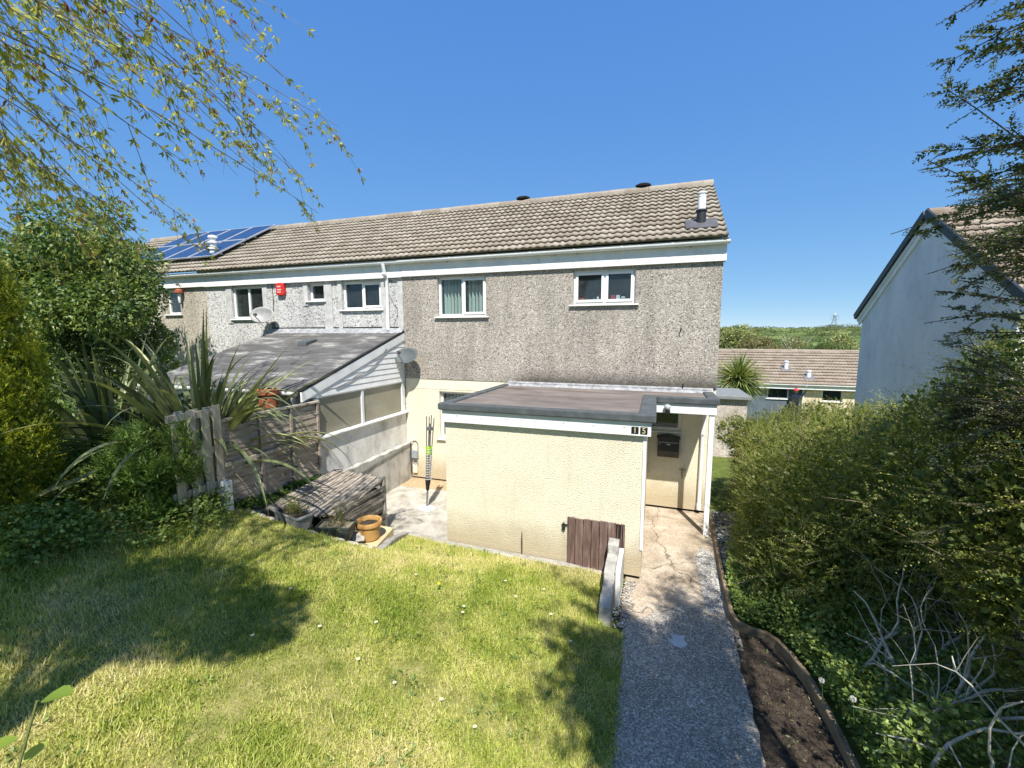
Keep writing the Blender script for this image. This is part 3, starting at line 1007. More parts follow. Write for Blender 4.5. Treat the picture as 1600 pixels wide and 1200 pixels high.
# fascia, gutter
b = MB()
b.box(PX, EX + 0.04, 8.62, 8.64, 1.31, 1.70)
b.box(PX, EX + 0.04, 8.64, UY - 0.001, 1.31, 1.33)
b.box(EX + 0.003, EX + 0.04, 8.64, 8.80, 1.31, 1.70)
fas = b.build('fascia', PAINTW, house, bevel=0.004)
gutter(house, PX, EX + 0.06, 8.60, 1.655)
def pin(x):
    MB().tube([(x, 8.622, 1.585), (x, 8.56, 1.575), (x + 0.0, 8.545, 1.56)], 0.007, 6).build('fixing_screw', STEEL, fas)
for x in (-3.3, -2.0, -1.55, 0.28, 0.52, -4.4):
    pin(x)
window(house, UY, *w1, splits=(-4.11,), blinds=True, sash=(1,), recess=0.07)
wb = window(house, UY, *w2, splits=(-1.02,), sash=(0, 1), glass=GLASS, recess=0.07)
MB().box(w2[0] - 0.02, w2[1] + 0.02, UY + 0.132, HY + 0.40, w2[2] - 0.03, w2[2] + 0.004).build('inner_sill', PVC, wb)
gwn = window(house, HY, *gw, splits=(-4.02, -3.5), blinds=True, recess=0.09)
window(house, HY, *dw, glass=GLASSD, recess=0.05, sillw=0.02)
# rain pipe at the right corner
b = MB()
b.tube([(0.93, HY - 0.02, -1.36), (0.90, HY - 0.06, -1.45), (0.885, HY - 0.05, -2.0), (0.88, HY - 0.05, -3.3)], 0.036, 12)
b.tube([(0.88, HY - 0.05, -3.25), (0.88, HY - 0.05, -3.36)], 0.045, 12)
b.tube([(0.888, HY - 0.05, -1.80), (0.886, HY - 0.05, -1.90)], 0.044, 12)
b.build('downpipe', PVC, house, smooth=True)
MB().box(0.875, 0.905, HY - 0.105, HY - 0.001, -1.88, -1.85).build('pipe_clip', PVC, house)

# small hooks left in the wall
def wall_hook(x, z, ln, lab):
    b_ = MB().tube([(x, UY + 0.01, z), (x, UY - 0.05, z), (x - 0.005, UY - 0.055, z - ln)], 0.008, 6)
    tag(b_.build('wall_hook', DARK, loc=(x, UY, z)), lab, 'hook')
wall_hook(0.42, 0.13, 0.09, 'small black iron hook high on the brown pebble-dashed wall')
wall_hook(0.50, -0.93, 0.09, 'small black iron hook just above the canopy roof edge')

# ------------------------------------------------------------------ outbuilding and porch canopy
OY = 5.95
out = thing('outbuilding', 'cream rendered flat-roofed outbuilding with porch canopy and white corner post', 'outbuilding', (-1.6, 7.3, -3.45))
b = MB()
b.box(-3.13, -0.10, OY, HY - 0.002, -3.40, -1.20)
b.build('wall', CREAM, out)
MB().box(-3.10, -0.125, OY + 0.03, HY - 0.01, -3.65, -3.40).build('plinth', DARK, out)
# roof: felt deck, raised edging, fascia
b = MB()
b.prism([(-3.10, OY - 0.05), (-0.06, OY - 0.05), (-0.06, 7.74), (0.92, 7.74), (0.92, HY - 0.03), (-3.02, HY - 0.03)], 'z', -1.20, -1.085)
flat = b.build('flat_roof', FELT, out)
b = MB()
e = 0.26
def edge_prism(poly):
    b.prism(poly, 'z', -1.165, -1.055)
edge_prism([(-3.20, OY - 0.12), (0.03, OY - 0.12), (0.03, OY + 0.02), (-3.04, OY + 0.02)])
edge_prism([(-3.20, OY - 0.118), (-3.04, OY + 0.022), (-2.97, HY - 0.022), (-3.12, HY - 0.022)])
edge_prism([(-0.20, OY + 0.022), (0.03, OY + 0.022), (0.03, 7.80), (-0.20, 7.80)])
edge_prism([(0.032, 7.64), (1.02, 7.64), (1.02, 7.80), (0.032, 7.80)])
edge_prism([(0.84, 7.802), (1.02, 7.802), (1.02, HY - 0.022), (0.84, HY - 0.022)])
b.build('roof_edging', FELTE, flat, bevel=0.018)
b = MB()
b.box(-3.0, 1.0, HY - 0.10, HY - 0.022, -1.085, -1.02)
b.prism([(HY - 0.16, -1.084), (HY - 0.022, -1.084), (HY - 0.022, -1.0), (HY - 0.05, -1.01)], 'x', -3.02, 1.02)
b.build('flashing', LEAD, flat)
b = MB()
b.box(-3.02, 1.06, UY - 0.012, UY - 0.001, -1.02, -1.005)
b.build('flashing_joint', DARK, flat)
b = MB()
b.box(-3.15, -0.03, OY - 0.07, OY - 0.045, -1.36, -1.167)
b.box(-0.055, -0.03, OY - 0.045, 7.69, -1.36, -1.167)
b.box(-3.15, -3.125, OY - 0.045, HY - 0.03, -1.36, -1.167)
f1 = b.build('fascia', PAINTW, out, bevel=0.004)
b = MB()
b.box(-0.029, 0.98, 7.68, 7.705, -1.335, -1.167)
b.box(0.955, 0.98, 7.705, HY - 0.03, -1.335, -1.167)
b.box(-0.02, 0.954, 7.706, HY - 0.03, -1.215, -1.203)
b.build('canopy_fascia', PAINTW, out, bevel=0.004)
for k in range(7):
    x = -2.9 + k * 0.42
    MB().tube([(x, OY - 0.074, -1.25 - 0.01 * (k % 2)), (x, OY - 0.068, -1.25 - 0.01 * (k % 2))], 0.008, 6).build('nail_head', STEEL, f1)
b = MB()
b.box(-0.125, -0.083, OY - 0.015, OY + 0.03, -3.0, -1.36)
b.build('corner_trim', PVC, out)
b = MB()
b.box(0.875, 0.955, 7.70, 7.78, -3.45, -1.335)
b.build('post', PVC, out, bevel=0.006)
# house number: two black tiles with pale gold figures
def number_tile(x0, x1, ch):
    t_ = MB().box(x0, x1, OY - 0.078, OY - 0.0705, -1.33, -1.235).build('number_tile', BLACKM, f1, bevel=0.003)
    cu = bpy.data.curves.new('figure', 'FONT')
    cu.body = ch
    cu.size = 0.108
    cu.extrude = 0.002
    cu.align_x = 'CENTER'
    tmp = bpy.data.objects.new('tmp', cu)
    me = bpy.data.meshes.new_from_object(tmp)
    bpy.data.objects.remove(tmp)
    co = np.empty(len(me.vertices) * 3)
    me.vertices.foreach_get('co', co)
    co = co.reshape(-1, 3)
    co = np.stack([(x0 + x1) / 2 + co[:, 0] * 1.0, OY - 0.0795 - co[:, 2], -1.318 + co[:, 1]], 1)
    me.vertices.foreach_set('co', co.ravel())
    finish(me, 'figure', M_plain('pale_gold', (0.62, 0.55, 0.30), 0.4), t_)
number_tile(-0.285, -0.19, '1')
number_tile(-0.17, -0.075, '5')
# planked hatch
b = MB()
x = -1.15
for k in range(6):
    wd = 0.117
    b.box(x + 0.004, x + wd - 0.004, OY - 0.028, OY - 0.002, -3.42, -2.655 + random.uniform(-0.012, 0.006))
    x += wd
b.prism([(x + 0.004, -3.4), (x + 0.03, -3.4), (x + 0.028, -2.70), (x + 0.018, -2.66), (x + 0.006, -2.9)], 'y', OY - 0.026, OY - 0.002)
b.prism([(x + 0.05, -3.4), (x + 0.075, -3.4), (x + 0.082, -2.66), (x + 0.066, -2.65), (x + 0.056, -3.0)], 'y', OY - 0.026, OY - 0.002)
b.prism([(x + 0.085, -3.4), (x + 0.115, -3.4), (x + 0.116, -2.66), (x + 0.094, -2.655)], 'y', OY - 0.026, OY - 0.002)
hatch = b.build('hatch', BROWNP, out, bevel=0.003)
b = MB()
b.box(-1.235, -1.155, OY - 0.02, OY - 0.001, -2.80, -2.775)
b.tube([(-1.20, OY - 0.03, -2.74), (-1.20, OY - 0.035, -2.86)], 0.010, 6)
b.box(-1.23, -1.18, OY - 0.032, OY - 0.02, -2.86, -2.82)
b.build('latch', DARK, hatch)
b = MB()
b.box(-1.14, -0.33, OY - 0.0015, OY - 0.0005, -3.40, -2.67)
b.build('dark_backing', DARK, out)  # dark sheet on the solid wall, standing in for shade behind the planks
b = MB()
b.prism([(-1.865, -3.36), (-1.845, -3.36), (-1.842, -3.2), (-1.848, -3.02), (-1.858, -2.99), (-1.868, -3.15)], 'y', OY - 0.006, OY - 0.0005)
b.build('wall_crack', M_plain('crack_brown', (0.09, 0.06, 0.04), 0.8, var=0.4), out)  # the black crack in the wall, made as a thin dark strip

# letter box, tap, security lamp on the porch
lb = thing('letter_box', 'black wall-mounted letter box with arched lid beside the porch', 'letter box', (0.28, HY, -2.4))
b = MB()
b.box(0.085, 0.475, HY - 0.13, HY - 0.002, -2.36, -1.99)
b.build('body', BLACKM, lb, bevel=0.008)
b = MB()
b.prism([(0.065, -1.99), (0.495, -1.99), (0.495, -1.965), (0.42, -1.945), (0.28, -1.925), (0.14, -1.945), (0.065, -1.965)], 'y', HY - 0.15, HY - 0.001)
b.build('lid', BLACKM, lb, bevel=0.006)
MB().box(0.10, 0.46, HY - 0.136, HY - 0.131, -2.075, -2.06).build('slot', STEEL, lb)
MB().box(0.245, 0.315, HY - 0.138, HY - 0.131, -2.115, -2.095).build('name_plate', M_plain('pale_plate', (0.5, 0.5, 0.48), 0.4), lb)
MB().tube([(0.12, HY - 0.14, -2.105), (0.12, HY - 0.13, -2.105)], 0.012, 10).build('lock', STEEL, lb)
MB().box(0.09, 0.47, HY - 0.134, HY - 0.1305, -2.35, -2.24).build('lower_panel', M_plain('dull_bronze', (0.10, 0.085, 0.06), 0.4, var=0.3), lb)

tp = thing('garden_tap', 'small brass outdoor tap on cream wall beneath the letter box', 'tap', (0.55, HY, -2.7))
b = MB()
b.tube([(0.55, HY - 0.002, -2.66), (0.55, HY - 0.09, -2.66), (0.55, HY - 0.11, -2.70), (0.55, HY - 0.11, -2.76)], 0.013, 8)
b.tube([(0.55, HY - 0.05, -2.64), (0.55, HY - 0.05, -2.56)], 0.010, 8)
b.build('spout', M_plain('tarnished_brass', (0.30, 0.27, 0.15), 0.5, 0.5, 0.5), tp, smooth=True)
MB().tube([(0.49, HY - 0.055, -2.60), (0.61, HY - 0.055, -2.60)], 0.010, 6).build('handle', M_plain('green_tap_handle', (0.16, 0.20, 0.08), 0.5), tp)
MB().box(0.535, 0.565, HY - 0.012, HY - 0.001, -2.57, -2.42).build('wall_bracket', CREAMS, tp)

lp = thing('security_lamp', 'small round grey security lamp on white canopy fascia', 'lamp', (0.21, 7.68, -1.26))
b = MB()
b.lathe((0.21, 7.62, -1.215), [(0.01, 0.035), (0.05, 0.02), (0.055, 0.0), (0.05, -0.03), (0.035, -0.05), (0.02, -0.055)], 16)
b.build('lens', M_plain('pale_lens', (0.55, 0.58, 0.58), 0.2, 0.5), lp, smooth=True)
b = MB()
b.lathe((0.215, 7.635, -1.31), [(0.03, -0.03), (0.042, -0.02), (0.042, 0.03), (0.03, 0.045)], 14)
b.box(0.195, 0.235, 7.635, 7.679, -1.32, -1.24)
b.build('sensor', BLACKM, lp, smooth=True)

# little things standing on the inner sill of the right-hand window
def bottle(x, prof, mat, lab, cat='bottle'):
    b_ = MB().lathe((x, HY + 0.18, w2[2] + 0.004), prof, 14)
    tag(b_.build('bottle', mat, loc=(x, HY + 0.18, w2[2]), smooth=True), lab, cat, 'things on the bathroom window sill')
def carton(x, wd, h, mat, lab, capm=None):
    t_ = thing('carton', lab, 'carton', (x, HY + 0.19, w2[2]), 'things on the bathroom window sill')
    MB().box(x - wd / 2, x + wd / 2, HY + 0.15, HY + 0.23, w2[2] + 0.004, w2[2] + h).build('body', mat, t_, bevel=0.006)
    MB().box(x - wd / 2 + 0.004, x + wd / 2 - 0.004, HY + 0.153, HY + 0.227, w2[2] + h, w2[2] + h + 0.03).build('cap', capm or PVC, t_, bevel=0.006)
ORANGE = M_plain('orange_red_plastic', (0.62, 0.10, 0.05), 0.4)
WHITEP = M_plain('white_plastic', (0.75, 0.78, 0.76), 0.35)
carton(-1.49, 0.09, 0.11, ORANGE, 'orange carton on the sill of right upstairs window', ORANGE)
bottle(-1.41, [(0.012, 0), (0.02, 0.01), (0.02, 0.07), (0.006, 0.085), (0.006, 0.14)], M_plain('grey_glass', (0.25, 0.28, 0.28), 0.2), 'thin grey bottle with tall neck beside the orange carton')
bottle(-1.33, [(0.03, 0), (0.03, 0.02), (0.012, 0.07), (0.004, 0.085)], WHITEP, 'small white cone-shaped bottle on the upstairs window sill')
bottle(-1.25, [(0.025, 0), (0.027, 0.06), (0.022, 0.10), (0.01, 0.11), (0.01, 0.13)], M_plain('pale_blue_plastic', (0.35, 0.48, 0.52), 0.3), 'pale blue bottle standing left of the tiered white bottle')
bottle(-1.17, [(0.042, 0), (0.044, 0.03), (0.02, 0.095), (0.012, 0.10), (0.03, 0.115), (0.012, 0.155), (0.004, 0.165)], WHITEP, 'white tiered bottle near the middle of right upstairs window')
carton(-0.87, 0.09, 0.15, M_plain('crimson_card', (0.55, 0.03, 0.09), 0.5), 'crimson carton at left of the right window pane', M_plain('crimson_cap', (0.5, 0.04, 0.09), 0.5))
carton(-0.77, 0.075, 0.15, WHITEP, 'white carton between the crimson and purple cartons')
carton(-0.67, 0.08, 0.12, M_plain('purple_card', (0.22, 0.12, 0.42), 0.5), 'purple carton with white cap on the window sill')

# ------------------------------------------------------------------ the middle house
MX = -11.9
mid = thing('mid_terrace_house', 'middle terrace house with pale grey pebble-dashed upper wall behind lean-to', 'house', (-8.7, 11, -3.45))
m1 = (-10.95, -9.86, 0.42, 1.27)
m2 = (-8.36, -7.86, 0.84, 1.27)
m3 = (-7.32, -6.20, 0.60, 1.27)
b = MB()
wall_holes(b, MX, PX - 0.002, -3.6, 1.66, [m1, m2, m3], HY, HY + 0.25)
b.build('wall', ROUGH_MID, mid, fix=False)
def jamb(x0, x1, z0, z1):
    MB().box(x0, x1, HY - 0.022, HY - 0.0005, z0, z1).build('jamb_strip', REVEAL, mid, bevel=0.004)
jamb(-11.15, -10.955, 0.30, 1.305); jamb(-8.50, -8.365, 0.72, 1.305); jamb(-7.855, -7.62, 0.10, 1.305)
jamb(-7.44, -7.325, 0.10, 1.305); jamb(-6.195, -5.98, 0.10, 1.305); jamb(-9.855, -9.70, 0.10, 1.305); jamb(-5.74, -5.605, 0.05, 1.305)
b = MB()
b.box(MX, PX - 0.01, 14.0, 14.2, -3.6, 1.66)
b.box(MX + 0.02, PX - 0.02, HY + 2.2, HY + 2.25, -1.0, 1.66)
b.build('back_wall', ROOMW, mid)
mroof = tiles('roof', MX, PX - 0.001, EYv, EZv - 0.004, RY, RZ - 0.004, TILES, mid)
ridge_tiles(mroof, MX, PX - 0.001, RY, RZ + 0.026, TILES)
b = MB()
b.box(MX, PX - 0.003, 8.622, 8.642, 1.30, 1.70)
b.box(MX, PX - 0.003, 8.642, HY - 0.024, 1.30, 1.32)
b.build('fascia', PAINTW, mid, bevel=0.004)
gutter(mid, MX, PX - 0.015, 8.605, 1.65)
window(mid, HY, *m1, splits=(-10.40,), recess=0.05, glass=GLASS, blinds=False)
window(mid, HY, *m2, recess=0.09, glass=GLASSD)
window(mid, HY, *m3, splits=(-6.76,), sash=(1,), recess=0.07, glass=GLASSD)
b = MB()
b.tube([(-6.0, 8.52, 1.60), (-6.0, 8.55, 1.45), (-6.0, HY - 0.06, 1.28), (-6.0, HY - 0.06, 0.11)], 0.042, 12)
b.tube([(-6.0, 8.535, 1.40), (-6.0, 8.56, 1.36)], 0.052, 12)
b.build('downpipe', PVC, mid, smooth=True)

al = thing('alarm_box', 'red alarm box on the pale wall left of the small window', 'alarm', (-9.2, HY, 1.15))
MB().prism([(-9.30, 1.0), (-9.08, 1.0), (-9.06, 1.05), (-9.06, 1.27), (-9.10, 1.31), (-9.28, 1.31), (-9.32, 1.27), (-9.32, 1.05)], 'y', HY - 0.09, HY - 0.001).build('casing', M_plain('red_plastic', (0.60, 0.035, 0.03), 0.4), al, bevel=0.012)
b = MB()
for k, z in enumerate((1.06, 1.12, 1.20)):
    b.box(-9.27, -9.15 + 0.02 * (k % 2), HY - 0.094, HY - 0.0905, z, z + 0.035)
b.build('faded_print', M_plain('faded_pink', (0.72, 0.45, 0.42), 0.5), al)

# far house beyond, half hidden by the trees
far = thing('far_terrace_house', 'buff pebble-dashed terrace house at far left behind the trees', 'house', (-15, 11, -3.45))
f1_ = (-13.55, -12.98, 0.58, 1.27)
b = MB()
wall_holes(b, -18.2, MX - 0.002, -3.6, 1.66, [f1_], HY, HY + 0.25)
b.build('wall', ROUGH_FAR, far, fix=False)
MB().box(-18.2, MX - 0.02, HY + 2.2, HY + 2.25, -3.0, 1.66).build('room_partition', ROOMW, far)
froof = tiles('roof', -18.2, MX - 0.001, EYv, EZv, RY, RZ, TILES, far)
ridge_tiles(froof, -18.2, MX - 0.001, RY, RZ + 0.03, TILES)
MB().box(-18.2, MX - 0.003, 8.62, 8.64, 1.31, 1.70).build('fascia', PAINTW, far, bevel=0.004)
gutter(far, -18.2, MX - 0.015, 8.60, 1.655)
window(far, HY, *f1_, recess=0.07)
fb = MB()
fx2, fy2 = -12.36, 9.35
fz2 = EZv + (fy2 - EYv) * (RZ - EZv) / (RY - EYv)
fb.lathe((fx2, fy2, fz2), [(0.11, -0.06), (0.11, 0.22), (0.15, 0.23), (0.15, 0.26), (0.09, 0.28), (0.09, 0.40), (0.14, 0.41), (0.14, 0.45), (0.08, 0.47), (0.08, 0.55), (0.13, 0.56), (0.11, 0.62), (0.03, 0.64)], 18)
fb.build('flue', PVC, froof, smooth=True)
wl = thing('wall_light', 'small red-capped white lamp on wall right of far window', 'lamp', (-12.85, HY, 1.1))
MB().lathe((-12.86, HY - 0.09, 1.17), [(0.02, -0.28), (0.035, -0.2), (0.04, -0.02)], 12).build('stem', PVC, wl, smooth=True)
MB().lathe((-12.86, HY - 0.09, 1.17), [(0.06, -0.02), (0.11, 0.0), (0.10, 0.07), (0.04, 0.11)], 14).build('cap', TERRA, wl, smooth=True)

# solar panels on their roof
SP = thing('solar_array', 'blue solar panel array in white frames on far left roof', 'solar panels', (-14, 9.0, 2.1))
d_ = np.array([0, RY - EYv, RZ - EZv]); Ls = np.linalg.norm(d_); d_ = d_ / Ls
nn = np.array([0, -d_[2], d_[1]])
def onroof(x, s, h):
    return np.array([x, EYv, EZv]) + d_ * s + nn * h
PVM = M_noise('solar_glass', [(0.3, (0.010, 0.024, 0.07)), (0.7, (0.018, 0.04, 0.11))], 1.2, 4, 0.2, spec=0.4)
FRM = M_plain('panel_frame_aluminium', (0.42, 0.44, 0.46), 0.5)
for row in (0, 1):
    for k in range(4):
        x1_ = -11.98 - 0.0 - k * 1.0 - 0.0
        s0 = 0.72 + row * 1.33
        b = MB()
        def pv(x0_, x1__, sa, sb, h0, h1):
            q = [onroof(x0_, sa, h0), onroof(x1__, sa, h0), onroof(x1__, sb, h0), onroof(x0_, sb, h0), onroof(x0_, sa, h1), onroof(x1__, sa, h1), onroof(x1__, sb, h1), onroof(x0_, sb, h1)]
            b.add(q, [(3, 2, 1, 0), (4, 5, 6, 7), (0, 1, 5, 4), (1, 2, 6, 5), (2, 3, 7, 6), (3, 0, 4, 7)])
        x0_ = x1_ - 0.97
        pv(x0_, x0_ + 0.03, s0, s0 + 1.30, 0.13, 0.17); pv(x1_ - 0.03, x1_, s0, s0 + 1.30, 0.13, 0.17)
        pv(x0_ + 0.03, x1_ - 0.03, s0, s0 + 0.03, 0.13, 0.17); pv(x0_ + 0.03, x1_ - 0.03, s0 + 1.27, s0 + 1.30, 0.13, 0.17)
        pf = b.build('panel_frame', FRM, SP)
        b = MB()
        pv(x0_ + 0.03, x1_ - 0.03, s0 + 0.03, s0 + 1.27, 0.135, 0.163)
        b.build('panel', PVM, pf)
b = MB()
for s_ in (1.0, 1.75, 2.35, 3.05):
    p_, q_ = onroof(-16.0, s_, 0.105), onroof(-11.93, s_, 0.105)
    b.bar(p_, q_, 0.04, 0.045, up=nn)
b.build('mounting_rail', STEEL, SP)

# ------------------------------------------------------------------ lean-to on the middle house
LX0, LX1 = -9.6, PX
lean = thing('lean_to', 'white-clad lean-to with dark felt roof and obscured side glazing', 'lean-to', (-7.6, 7, -3.45))
zt, yb_, zb_, yt_ = 0.06, HY - 0.03, -0.93, 5.60
b = MB()
b.prism([(yt_, zb_), (yb_, zt), (yb_, zt - 0.06), (yt_, zb_ - 0.06)], 'x', LX0, LX1 - 0.02)
LFELT = M_noise('patchy_grey_felt', [(0.25, (0.055, 0.053, 0.05)), (0.48, (0.105, 0.10, 0.095)), (0.55, (0.15, 0.145, 0.135)), (0.62, (0.30, 0.29, 0.265)), (0.75, (0.44, 0.42, 0.39))], 2.0, 10, 0.9, 0.4, 40, 0.008, (0.55, 1.7, 1.7), nrough=.7)
lr = b.build('roof', LFELT, lean, bevel=0.01)
b = MB()
sl2 = math.atan2(zt - zb_, yb_ - yt_)
for k in range(1, 9):                                  # lapped strips of felt
    f_ = k / 9
    y_, z_ = yt_ + (yb_ - yt_) * f_, zb_ + (zt - zb_) * f_
    b.prism([(y_, z_ + 0.001), (y_, z_ + 0.010), (y_ + 0.34, z_ + 0.34 * math.tan(sl2) + 0.0035), (y_ + 0.34, z_ + 0.34 * math.tan(sl2) + 0.001)], 'x', LX0 + 0.01, LX1 - 0.05)
b.build('felt_strip', LFELT, lr)
MB().prism([(HY - 0.16, zt - 0.03), (HY - 0.0015, zt + 0.02), (HY - 0.0015, zt + 0.09), (HY - 0.02, zt + 0.09)], 'x', LX0, LX1).build('flashing', LEAD, lr)
MB().box(LX0, LX1 - 0.001, HY - 0.018, HY - 0.001, zt + 0.091, zt + 0.12).build('flashing_joint', DARK, lr)
yv = 7.75
zv = zb_ + (yv - yt_) / (yb_ - yt_) * (zt - zb_)
MB().prism([(yv - 0.1, zv - 0.02), (yv + 0.25, zv + 0.10), (yv + 0.25, zv + 0.14), (yv - 0.08, zv + 0.07)], 'x', -7.75, -7.5).build('roof_vent', FELTE, lr, bevel=0.01)
# side: bargeboard, shiplap, glazing, sill, wall
b = MB()
b.prism([(yt_ - 0.05, zb_ - 0.20), (yt_ - 0.05, zb_ - 0.03), (yb_, zt - 0.02), (yb_, zt - 0.19)], 'x', LX1 - 0.02, LX1 + 0.02)
b.build('bargeboard', PAINTW, lean, bevel=0.004)
MB().bar((LX1 - 0.01, yt_ - 0.06, zb_ - 0.008), (LX1 - 0.01, yb_, zt + 0.012), 0.07, 0.022).build('roof_trim', DARK, lean)
b = MB()
zlo, nb = -1.09, 9
for k in range(nb):
    z0_ = zlo + k * 0.115
    z1_ = z0_ + 0.111
    def yrake(z): return yt_ + (z + 0.14 - zb_) / (zt - zb_) * (yb_ - yt_)
    ya, yc_ = max(yt_ + 0.02, yrake(z0_)), max(yt_ + 0.02, yrake(z1_))
    if ya > yb_ - 0.05: break
    yc_ = min(yc_, yb_ - 0.01)
    b.add([(LX1 - 0.01, ya, z0_), (LX1 + 0.006, ya, z0_), (LX1 + 0.006, yb_, z0_), (LX1 - 0.01, yb_, z0_), (LX1 - 0.01, yc_, z1_), (LX1 - 0.004, yc_, z1_), (LX1 - 0.004, yb_, z1_), (LX1 - 0.01, yb_, z1_)],
          [(0, 1, 2, 3), (7, 6, 5, 4), (1, 5, 6, 2), (0, 4, 5, 1), (3, 2, 6, 7), (0, 3, 7, 4)])
b.build('shiplap_cladding', PAINTW, lean)
b = MB()
b.box(LX1 - 0.09, LX1 - 0.012, yt_ + 0.3, yb_, -1.12, -1.085)
for y_, wd in ((yt_ + 0.25, 0.09), (7.10, 0.07), (HY - 0.16, 0.12)):
    b.box(LX1 - 0.07, LX1 - 0.008, y_, y_ + wd, -1.79, -1.12)
fr_ = b.build('window_frame', PAINTW, lean, bevel=0.004)
OBS = M_noise('obscured_glass', [(0.25, (0.20, 0.185, 0.135)), (0.6, (0.30, 0.28, 0.21)), (0.8, (0.38, 0.355, 0.28))], 1.3, 5, 0.25, spec=0.5, stretch=(1, 0.6, 1.4))
MB().box(LX1 - 0.045, LX1 - 0.035, yt_ + 0.34, 7.10, -1.79, -1.12).build('pane', OBS, fr_)
MB().box(LX1 - 0.045, LX1 - 0.035, 7.17, HY - 0.16, -1.79, -1.12).build('pane', OBS, fr_)
MB().prism([(LX1 - 0.08, -1.84), (LX1 + 0.055, -1.84), (LX1 + 0.055, -1.815), (LX1 - 0.08, -1.79)], 'y', yt_ + 0.28, HY - 0.005).build('sill', PAINTW, fr_)
MB().box(LX1 - 0.12, LX1 - 0.012, yt_ + 0.25, HY - 0.003, -3.6, -1.84).build('side_wall', CONCW, lean)
b = MB()
b.box(LX0 + 0.02, LX1 - 0.13, yt_ + 0.25, yt_ + 0.36, -3.6, -1.05)
b.build('front_wall', PAINTW, lean)
MB().box(LX0, LX0 + 0.1, yt_ + 0.3, yb_, -3.6, -1.0).build('end_wall', CONCW, lean)
gutter(lean, LX0, LX1 - 0.12, yt_ + 0.005, zb_ - 0.04)
MB().tube([(-5.78, yt_ - 0.04, -1.0), (-5.80, yt_ - 0.03, -1.10), (-5.88, yt_ + 0.12, -1.26), (-5.88, yt_ + 0.19, -1.6)], 0.036, 10).build('downpipe', PVC, lean, smooth=True)
# low wall that carries on along the boundary
b = MB()
n = 34
ys = np.linspace(4.35, HY - 0.004, n)
top_z = [-2.56 + 0.012 * math.sin(i * 1.7) - (0.05 if i < 14 and i % 5 == 0 else 0) + (0.0 if i > 12 else -0.03 * random.random()) for i in range(n)]
for i in range(n - 1):
    b.add([(-5.60, ys[i], -3.6), (-5.47 + 0.01 * math.sin(i * 2.1), ys[i], -3.6), (-5.47 + 0.01 * math.sin(i * 2.1 + 2.1), ys[i + 1], -3.6), (-5.60, ys[i + 1], -3.6),
           (-5.60, ys[i], top_z[i]), (-5.48, ys[i], top_z[i] - 0.01), (-5.48, ys[i + 1], top_z[i + 1] - 0.01), (-5.60, ys[i + 1], top_z[i + 1])],
          [(4, 5, 6, 7), (1, 2, 6, 5)])
b.add([(-5.60, ys[0], -3.6), (-5.47, ys[0], -3.6), (-5.48, ys[0], top_z[0] - 0.01), (-5.60, ys[0], top_z[0])], [(0, 1, 2, 3)])
tag(b.build('low_wall', OLDW, loc=(-5.54, 6.5, -3.45)), 'low whitewashed boundary wall running from the house under the fence', 'wall')

# ------------------------------------------------------------------ satellite dishes
def sat_dish(c, wall_y, a, b_, face, mat, lab):
    """c centre of the bowl, face: the way it looks"""
    t_ = thing('satellite_dish', lab, 'satellite dish', (c[0], wall_y, c[2] - 0.3), 'satellite dishes')
    f = Vector(face).normalized()
    r_ = f.cross(Vector((0, 0, 1))).normalized()
    u_ = r_.cross(f)
    m = MB()
    vs_, fs_ = [Vector(c) - f * 0.07], []
    n_, rings = 40, 5
    for i in range(1, rings + 1):
        q = i / rings
        for k in range(n_):
            g_ = 2 * math.pi * k / n_
            vs_.append(Vector(c) + r_ * (a * q * math.cos(g_)) + u_ * (b_ * q * math.sin(g_)) + f * (0.07 * (q * q - 1)))
    for k in range(n_):
        fs_.append((0, 1 + k, 1 + (k + 1) % n_))
        for i in range(rings - 1):
            o_ = 1 + i * n_
            fs_.append((o_ + k, o_ + n_ + k, o_ + n_ + (k + 1) % n_, o_ + (k + 1) % n_))
    m.add(vs_, fs_)
    d = m.build('bowl', mat, t_, smooth=True, fix=False)
    so_ = d.modifiers.new('sheet', 'SOLIDIFY')
    so_.thickness = 0.006
    bot = Vector(c) - u_ * b_ * 0.95
    lnb = Vector(c) + f * 0.34 - u_ * b_ * 0.75
    m = MB().tube([bot - f * 0.05, bot + f * 0.02, lnb], 0.012, 8)
    m.build('arm', STEEL, t_)
    m = MB().tube([lnb - f * 0.03 + u_ * 0.01, lnb + u_ * 0.015, lnb - f * 0.07 + u_ * 0.05], [0.03, 0.03, 0.038], 12)
    m.build('receiver', M_plain('dark_grey_plastic', (0.08, 0.085, 0.09), 0.5), t_, smooth=True)
    back = Vector(c) - f * 0.09 - u_ * b_ * 0.35
    m = MB().tube([back, Vector((c[0], wall_y - 0.12, c[2] - 0.28)), Vector((c[0], wall_y - 0.005, c[2] - 0.28))], 0.019, 8)
    m.box(c[0] - 0.06, c[0] + 0.06, wall_y - 0.014, wall_y - 0.001, c[2] - 0.36, c[2] - 0.20)
    m.tube([back - r_ * 0.07, back + r_ * 0.07], 0.03, 8)
    m.build('mount', STEEL, t_)


sat_dish((-5.36, 8.36, -0.47), HY, 0.285, 0.215, (0.05, -0.80, 0.60), DISHM, 'dark grey satellite dish on the corner beside the lean-to cladding')
sat_dish((-9.55, 8.36, 0.50), HY, 0.30, 0.22, (0.35, -0.86, 0.36), DISHW, 'pale speckled satellite dish under the red alarm box')

